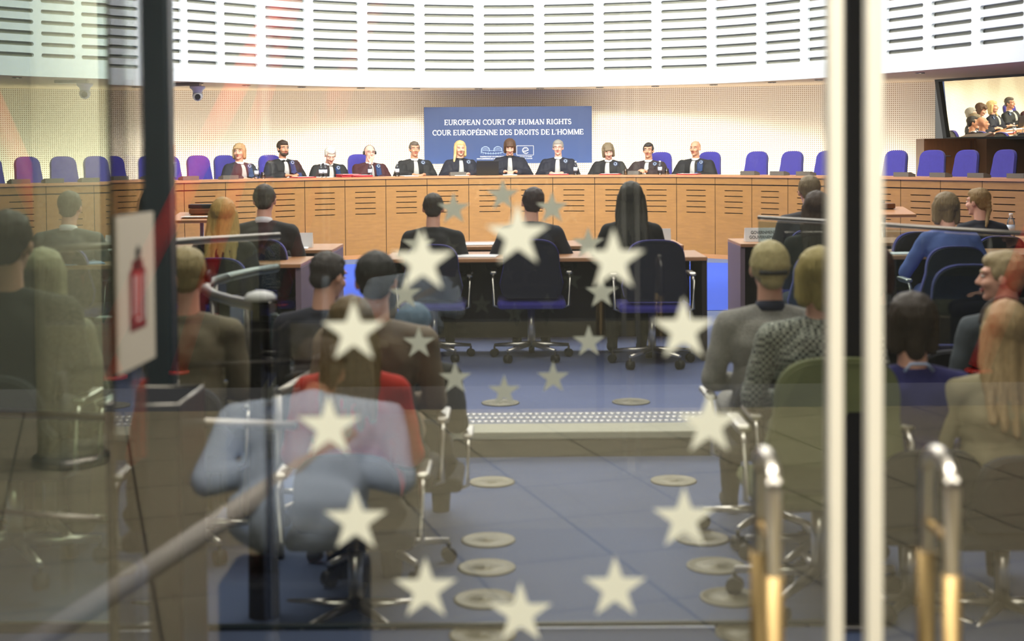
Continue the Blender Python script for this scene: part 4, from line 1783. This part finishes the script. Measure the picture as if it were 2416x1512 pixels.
aud(1932, 590, 5.45, 'person seen from behind with a blonde bob and a black and white checked jacket', floor=-.13, hair='bob', haircol=(178, 160, 96),
    cloth=weave_mat('checked_jacket', (178, 182, 170), (44, 52, 52), 75), fem=True, seat=dark_chair, seatlabel='dark gallery chair of the woman in the checked jacket', arms='lap', width=1.2)
aud(2060, 585, 6.3, 'person seen from behind with auburn hair between the cream door strips and the right chairs', floor=-.13, hair='bob', haircol=(60, 32, 26), cloth=C('black_coat', (20, 20, 22)), fem=True,
    seat=dark_chair, seatlabel='dark gallery chair of the auburn-haired listener', arms='lap')
aud(2150, 697, 5.0, 'person seen from behind with a dark brown bob and a deep blue vest', floor=-.22, hair='bob', haircol=(48, 36, 24), cloth=C('deep_blue_vest', (30, 30, 92)), fem=True,
    seat=dark_chair, seatlabel='dark gallery chair of the woman in the deep blue vest', arms='lap', extras=('lanyard',), width=1.1)
aud(2372, 598, 6.0, 'person with grey-blonde hair turned to the left at the right edge, upper one', floor=-.13, hair='short', haircol=(168, 150, 112), cloth=C('slate_top', (70, 78, 84)), fem=True,
    seat=dark_chair, seatlabel='dark gallery chair of the listener turned to the left at the right edge', arms='lap', yaw=1.2)
aud(2372, 715, 4.95, 'person from behind with long blonde hair, hair band and beige coat, right edge', floor=-.22, hair='long', haircol=(168, 144, 104), headgear='band',
    cloth=C('beige_coat', (150, 142, 112)), fem=True, seat=dark_chair, seatlabel='dark gallery chair of the woman in the beige coat', arms='lap', width=1.2)
seat_for(2268, 7.6, cchair, 'large empty blue conference chair right of the cream strips', 0, -.1)
seat_for(2258, 6.4, dark_chair, 'black empty chair in front of the large blue one', -.13, -.2, 1.0)
ol = make_chair('gallery_chair', None, None, .46, .44, .42, m_f=M_oliveseat, m_s=M_oliveseat)
p = at(1935, 500, 4.98)
put_chair(ol, (p.x + .0, 4.98, -.13), 0, 'olive gallery chair back in front of the checked jacket', None, 1.05)

# ------------------------------------------------------------------ balustrades
def rail_thing(label, pts, floor_z, r=.022, posts=(0, -1), glassz=True, name='glass_balustrade', grp=None):
    c = V((sum(p[0] for p in pts) / len(pts), sum(p[1] for p in pts) / len(pts), floor_z))
    t = thing(name, label, 'railing', c)
    L = [V(p) - c for p in pts]
    obj('handrail', tube(B(), L, r, 14), M_steel, t)
    if glassz:
        bm = B()
        for i in range(len(L) - 1):
            a, b = L[i], L[i + 1]
            d = (b - a).normalized()
            n_ = V((-d.y, d.x, 0)) * .005
            vs = [bm.verts.new(v) for v in (a - n_ + V((0, 0, -.02)), b - n_ + V((0, 0, -.02)), V((b.x, b.y, .05)) - n_, V((a.x, a.y, .05)) - n_,
                                            a + n_ + V((0, 0, -.02)), b + n_ + V((0, 0, -.02)), V((b.x, b.y, .05)) + n_, V((a.x, a.y, .05)) + n_)]
            for f in ((0, 1, 2, 3), (7, 6, 5, 4), (0, 4, 5, 1), (2, 6, 7, 3), (0, 3, 7, 4), (1, 5, 6, 2)):
                bm.faces.new([vs[j] for j in f])
        obj('glass_panel', bm, M_balus, t)
    for i in posts:
        p = L[i]
        obj('post', cyl(B(), (p.x, p.y, 0), (p.x, p.y, p.z), .02), M_steel, t)
    return t


zr = .86
loop = [(652, 632), (600, 640), (545, 652), (505, 664), (487, 674), (487, 684), (505, 697), (545, 709), (600, 720), (640, 726)]
lp = [onz(x, y, zr) for x, y in loop]
rail_thing('curved steel handrail with a glass balustrade bending round left of the black post', [tuple(p) for p in lp], -.13, .024, (3, 6))
a, b = at(28, 592, 6.75), at(660, 556, 7.42)
rail_thing('straight thin steel handrail of the glass balustrade crossing in front of the left tables', [tuple(a), tuple(b)], 0 - .13, .018, (0,))
a, b = at(1790, 513, 8.1), at(2460, 553, 6.75)
rail_thing('thin steel handrail of the glass balustrade crossing in front of the right tables', [tuple(a), tuple(b)], -.13, .012, (-1,))
a, b = at(655, 930, 5.6), at(770, 862, 6.1)
rail_thing('short sloping steel rail left of the woman in the red top', [tuple(a), tuple(at(700, 905, 5.75)), tuple(b)], -.13, .022, (0,), glassz=False, name='stair_rail')

a, b = at(-60, 972, 4.32), at(700, 1004, 4.1)
rail_thing('low straight steel rail crossing the left side between the glass doors', [tuple(a), tuple(b)], -.13, .012, (0,), glassz=False, name='low_rail')
a, b = at(-60, 1202, 4.3), at(236, 1224, 4.2)
rail_thing('lowest short steel rail at the left edge between the glass doors', [tuple(a), tuple(b)], -.13, .008, (0,), glassz=False, name='low_rail')

# black post with white cap
p = at(614, 705, 4.9)
t = thing('floor_stand', 'tall black cloth-covered stand with a white rounded cap in front of the curved rail', 'stand', (p.x, 4.9, -.13))
H_ = p.z + .13
bm = B()
lathe(bm, [(.055, 0), (.052, .25), (.046, H_ * .6), (.034, H_ * .92), (.03, H_)], seg=20)
obj('stand_column', bm, mat('matt_black_cloth', (6, 6, 7), .95, var=.1, spec=.1), t)
bm = B()
lathe(bm, [(.054, H_ - .004), (.056, H_ + .006), (.044, H_ + .02), (.02, H_ + .028)], seg=24)
obj('cap', bm, M_paper, t)

# low wall and stone ledge at left
gl_ = (X(372, 7.0), X(512, 7.0))
t = thing('low_partition', 'low grey partition with horizontal grooves behind the red strut at the left', 'partition', ((gl_[0] + gl_[1]) / 2, 8.0, 0))
bm = B()
box(bm, (0, 0, .28), (1.5, .08, .56), bev=.004)
obj('panel', bm, mat('slate_panel', (66, 72, 80), .6), t)
bm = B()
box(bm, (0, 0, .57), (1.52, .10, .02), bev=.004)
obj('coping', bm, M_steel, t)
bm = B()
pa, pb = at(372, 865, 6.3), at(512, 860, 6.3)
box(bm, ((X(-200, 6.3) + pb.x) / 2, 6.6, .115 - .13 / 2 + .0), (pb.x - X(-200, 6.3), .9, .36), bev=.008)
o = struct('trim_stone_ledge', bm, M_tan)

# ------------------------------------------------------------------ near glass doors
YD = 2.44
def starpts(cx, cz, R):
    return [(cx + (R if j % 2 == 0 else R * .39) * math.sin(j * PI / 5), cz + (R if j % 2 == 0 else R * .39) * math.cos(j * PI / 5)) for j in range(10)]


def glass_leaf(name, label, x0, x1, y, z0_, z1_, m, stars=None, strips=(), n0=0):
    t = thing(name, label, 'door', ((x0 + x1) / 2, y, z0_))
    cx0 = (x0 + x1) / 2
    bm = B()
    box(bm, (0, 0, (z1_ - z0_) / 2), (x1 - x0, .010, z1_ - z0_))
    obj('glass_pane', bm, m, t)
    for sx0, sx1 in strips:
        bm = B()
        box(bm, ((sx0 + sx1) / 2 - cx0, 0, (z1_ - z0_) / 2), (sx1 - sx0, .045, z1_ - z0_), bev=.003)
        obj('door_stile', bm, M_frame, t)
    for nm, zz, rh in (('top_rail', z1_ - z0_ - .04, .08), ('bottom_rail', .05 if y < 3 else .012, .08 if y < 3 else .016)):
        bm = B()
        box(bm, (0, 0, zz), (x1 - x0, .045 if y < 3 else .02, rh), bev=.003)
        obj(nm, bm, M_steel if y < 3 else M_post, t)
    if stars:
        cx, cz, R, rs = stars
        for k_ in range(12):
            a = 2 * PI * k_ / 12
            bm = B()
            prism(bm, starpts(cx + R * math.sin(a) - cx0, cz + R * math.cos(a) - z0_, rs), lambda u, v, w_: V((u, -.0052 - w_, v)), .0006)
            obj('star_sticker', bm, M_star, t)
    return t


ZB = -.128
c1 = at(1225, 1003, YD)
Rr = 450 / F * YD
xs = [at(px, 756, YD).x for px in (640, 1952, 1984, 2043, 2077)]
glass_leaf('glass_door', 'near glass door leaf with a circle of twelve large white stars', xs[0], xs[2], YD, ZB, 2.5, M_door, (c1.x, c1.z, Rr, .0575), ((xs[1], xs[2]),))
glass_leaf('glass_door', 'near glass door leaf at the right with a cream stile and no stars', xs[3], xs[3] + 1.0, YD, ZB, 2.5, M_door, None, ((xs[3], xs[4]),))
bm = B()
box(bm, ((xs[0] - .012 - 2.4) / 2, YD, 1.186), (xs[0] - .012 + 2.4, .010, 2.62))
struct('window_1', bm, M_door)
bm = B()
box(bm, (-2.4 - 2.5, YD, 1.2), (5, .2, 2.66))
struct('wall_front_left', bm, M_wallg)
bm = B()
box(bm, (xs[3] + 1.0 + 2.55, YD, 1.2), (5, .2, 2.66))
struct('wall_front_right', bm, M_wallg)
bm = B()
box(bm, (0, YD, 3.0), (14, .2, 1.0))
struct('wall_front_above', bm, M_wallg)

# inner doors (second plane)
YD2 = 4.75
c2 = at(1188, 692, YD2)
R2 = 232 / F * YD2
lx0, lx1 = at(335, 250, YD2).x, at(404, 250, YD2).x
rx0, rx1 = at(1986, 300, YD2).x, at(2041, 300, YD2).x
mid = at(1640, 756, YD2).x
glass_leaf('inner_glass_door', 'inner glass door with a circle of twelve smaller stars, behind the near door', lx1 + .01, rx0 - .01, YD2, ZB, 2.6, M_door2, (c2.x, c2.z, R2, .0575))
for (a_, b_, nm) in ((lx0, lx1, 'left'), (rx0, rx1, 'right')):
    t = thing('door_post', 'dark teal vertical post at the %s of the inner glass door' % nm, 'post', ((a_ + b_) / 2, YD2, ZB))
    bm = B()
    box(bm, (0, 0, 1.6), (b_ - a_, .10, 3.2), bev=.012)
    obj('shaft', bm, M_post if nm == 'left' else M_rubber, t)
    bm = B()
    box(bm, (0, 0, .01), (b_ - a_ + .04, .14, .02), bev=.003)
    obj('foot_plate', bm, M_steel, t)
# satin side pane left
bm = B()
sx0, sx1 = at(-150, 500, 4.7).x, at(237, 500, 4.7).x
t = thing('side_glass_screen', 'tall satin glass screen hazing the left side of the view', 'glass screen', ((sx0 + lx0) / 2, 4.75, ZB))
w_ = lx0 - sx0
obj('glass_pane', box(B(), (0, 0, 1.6), (w_, .01, 3.2)), M_side, t)
obj('floor_channel', box(B(), (0, 0, .015), (w_, .03, .03)), M_steel, t)

# pull handles: steel arch from front bar to back bar through the glass, brass sleeves below
for hx, lb in ((.4414, 'left'), (.7442, 'right')):
    t = thing('pull_handle', 'steel and brass arched pull handle on the %s' % ('starred door leaf' if lb == 'left' else 'right-hand door leaf beyond the cream strips'), 'door handle', (hx, YD, 0), 0)
    yf, yb = 2.36 - YD, 2.50 - YD
    r = .0135
    zt_ = .925
    pts = [(0, yf, .30)] + [(0, yf, .78), (0, yf, zt_)]
    cy, ry = (yf + yb) / 2, (yb - yf) / 2
    pts += [(0, cy - ry * math.cos(a), zt_ + .045 * math.sin(a)) for a in [PI * i / 14 for i in range(1, 14)]]
    pts += [(0, yb, zt_), (0, yb, .78), (0, yb, .30)]
    obj('steel_tube', tube(B(), pts, r, 16), M_chrome, t)
    for y_, nm in ((yf, 'front'), (yb, 'back')):
        obj('brass_sleeve', cyl(B(), (0, y_, .12), (0, y_, .778), .0165, seg=20), M_brass, t)
        obj('clamp', cyl(B(), (0, y_, .832), (0, 0, .832), .009, seg=12), M_brass, t)

# extinguisher sign on the perpendicular glass
p0 = at(283, 885, 3.0)
sg = thing('fire_extinguisher_sign', 'cream card sign with a red fire extinguisher on the glass at the left', 'sign', (p0.x, 3.0, p0.z))
p1 = at(367, 836, 3.27)
dv = V((p1.x - p0.x, .27, 0))
SW = dv.length
du = dv.normalized()
SH = (885 - 510) / F * 3.0
nn = V((-du.y, du.x, 0))
if nn.y > 0:
    nn = -nn
if (nn.x * 1) < 0:
    nn = -nn


def sf(u, v, w_):
    return du * u + V((0, 0, v)) + nn * w_


obj('sign_card', prism(B(), [(0, 0), (SW, 0), (SW, SH), (0, SH)], lambda u, v, w_: sf(u, v, w_ - .006), .006), M_sign, sg)
bm = B()
for q_ in ([(.28, .24), (.74, .24), (.74, .62), (.66, .66), (.66, .70), (.36, .70), (.36, .66), (.28, .62)],):
    prism(bm, [(u * SW, v * SH) for u, v in q_], sf, .0006)
obj('red_field', bm, M_signred, sg)
bm = B()
prism(bm, [(u * SW, v * SH) for u, v in [(.42, .28), (.60, .28), (.62, .32), (.62, .58), (.56, .63), (.46, .63), (.40, .58), (.40, .32)]], lambda u, v, w_: sf(u, v, w_ + .0006), .0008)
obj('extinguisher_symbol', bm, mat('sign_bright_red', (196, 44, 48), .6), sg)
bm = B()
prism(bm, [(u * SW, v * SH) for u, v in [(.45, .63), (.58, .63), (.56, .70), (.60, .76), (.52, .80), (.46, .76)]], lambda u, v, w_: sf(u, v, w_ + .0006), .001)
obj('nozzle', bm, M_black, sg)
bm = B()
for q_ in ([(.36, .34), (.385, .34), (.42, .60), (.39, .60)], [(.64, .30), (.665, .30), (.68, .60), (.655, .60)], [(.46, .30), (.56, .30), (.56, .315), (.46, .315)], [(.49, .34), (.515, .34), (.515, .60), (.49, .60)]):
    prism(bm, [(u * SW, v * SH) for u, v in q_], lambda u, v, w_: sf(u, v, w_ + .0016), .0006)
obj('white_outline', bm, M_paper, sg)
# perpendicular glass carrying the sign
t = thing('return_glass_panel', 'clear return glass panel carrying the extinguisher sign', 'glass screen', (p0.x - .012, 3.12, ZB))
obj('glass_pane', box(B(), (0, 0, 1.3), (.008, .26, 2.6)), M_door, t)
obj('floor_channel', box(B(), (0, 0, .015), (.03, .26, .03)), M_steel, t)

# dark pedestal bottom left
pa = at(240, 965, 3.75)
pb = at(410, 965, 3.75)
t = thing('umbrella_bin', 'dark square bin with a thin steel rim standing left of the doors', 'bin', ((pa.x + pb.x) / 2, 3.95, ZB))
hh = pa.z - ZB
ww = pb.x - pa.x
bm = B()
for x_, y_, sx_, sy_ in ((-ww / 2, 0, .012, .3), (ww / 2, 0, .012, .3), (0, -.15, ww, .012), (0, .15, ww, .012)):
    box(bm, (x_, y_, hh / 2), (sx_, sy_, hh))
obj('bin_body', bm, mat('smoked_navy', (22, 28, 40), .3), t)
bm = B()
tube(bm, [(-ww / 2, -.15, hh), (ww / 2, -.15, hh), (ww / 2, .15, hh), (-ww / 2, .15, hh), (-ww / 2, -.15, hh)], .006, 8)
obj('rim', bm, M_steel, t)

# ------------------------------------------------------------------ foyer behind the camera (seen mirrored in the glass)
def mir(px, py, dv_):
    """where a thing must stand to be mirrored by the door at this place"""
    p = at(px, py, dv_)
    return V((p.x, 2 * YD - dv_, p.z))


def strut(pa_, pb_, dv_, r, label):
    a, b = mir(*pa_, dv_), mir(*pb_, dv_)
    d = (a - b)
    foot = a + d * ((-.13 - a.z) / d.z)
    top = a + d * ((3.36 - a.z) / d.z)
    t = thing('steel_strut', label, 'column', foot)
    obj('shaft', cyl(B(), (0, 0, .03), top - foot, r, seg=24), M_redsteel, t)
    obj('foot_plate', lathe(B(), [(r * 1.25, 0), (r * 1.25, .02), (r * 1.05, .03)], seg=24), M_redsteel, t)


strut((428, 862), (540, 500), 10.4, .062, 'slanting red steel strut in the foyer, reflected left of the blonde woman')
strut((175, 690), (30, 360), 10.2, .09, 'slanting red steel strut in the foyer, reflected at the left edge')
strut((377, 570), (432, 460), 9.6, .08, 'slanting red steel strut in the foyer, reflected beside the dark post')
strut((2300, 900), (2420, 600), 10.2, .08, 'slanting red steel strut in the foyer, reflected at the right edge')
m1 = mir(165, 900, 7.4)
t = thing('foyer_column', 'thick pale stippled column in the foyer, reflected at the left', 'column', (m1.x, m1.y, -.13))
obj('shaft', lathe(B(), [(.17, 0), (.17, 3.58)], seg=48), M_column, t)
obj('base_ring', lathe(B(), [(.2, 0), (.2, .04), (.175, .06)], seg=48), M_steel, t)
# diagonal handrail
a, b = mir(90, 1512, 3.6), mir(830, 1025, 4.4)
t = thing('foyer_handrail', 'sloping steel handrail in the foyer, reflected across the lower left', 'railing', (a.x, a.y, -.13))
oa = V((a.x, a.y, -.13))
dd = b - a
obj('handrail', tube(B(), [a - oa - dd * .1, b - oa], .033, 14), mat('pale_rail', (225, 215, 205), .4), t)
obj('post', cyl(B(), (0, 0, 0), (0, 0, a.z + .13), .018), M_steel, t)
obj('post', cyl(B(), (dd.x, dd.y, 0), (dd.x, dd.y, b.z + .13), .018), M_steel, t)
# crouching photographer in pale blue shirt
c = mir(700, 1120, 4.2)
person('person bent over in a pale blue shirt in the foyer, reflected at the lower left', (c.x, c.y, -.13), PI, sc=1., lean=.95, hair='short', haircol=(70, 56, 44), skin=1,
       cloth=mat('pale_blue_shirt', (205, 218, 240), .9, var=.08), arms='lap', vox=.012, width=1.35)
t = thing('equipment_case', 'black camera equipment case under the person in the pale blue shirt', 'case', (c.x, c.y + .02, -.13))
obj('case_body', box(B(), (0, 0, .20), (.42, .30, .38), bev=.02), M_black, t)
obj('case_handle', tube(B(), [(-.06, -.16, .30), (-.06, -.18, .30), (.06, -.18, .30), (.06, -.16, .30)], .008, 8), M_steel, t)
print('OBJ', len(bpy.data.objects), 'faces', sum(len(m.polygons) for m in bpy.data.meshes))
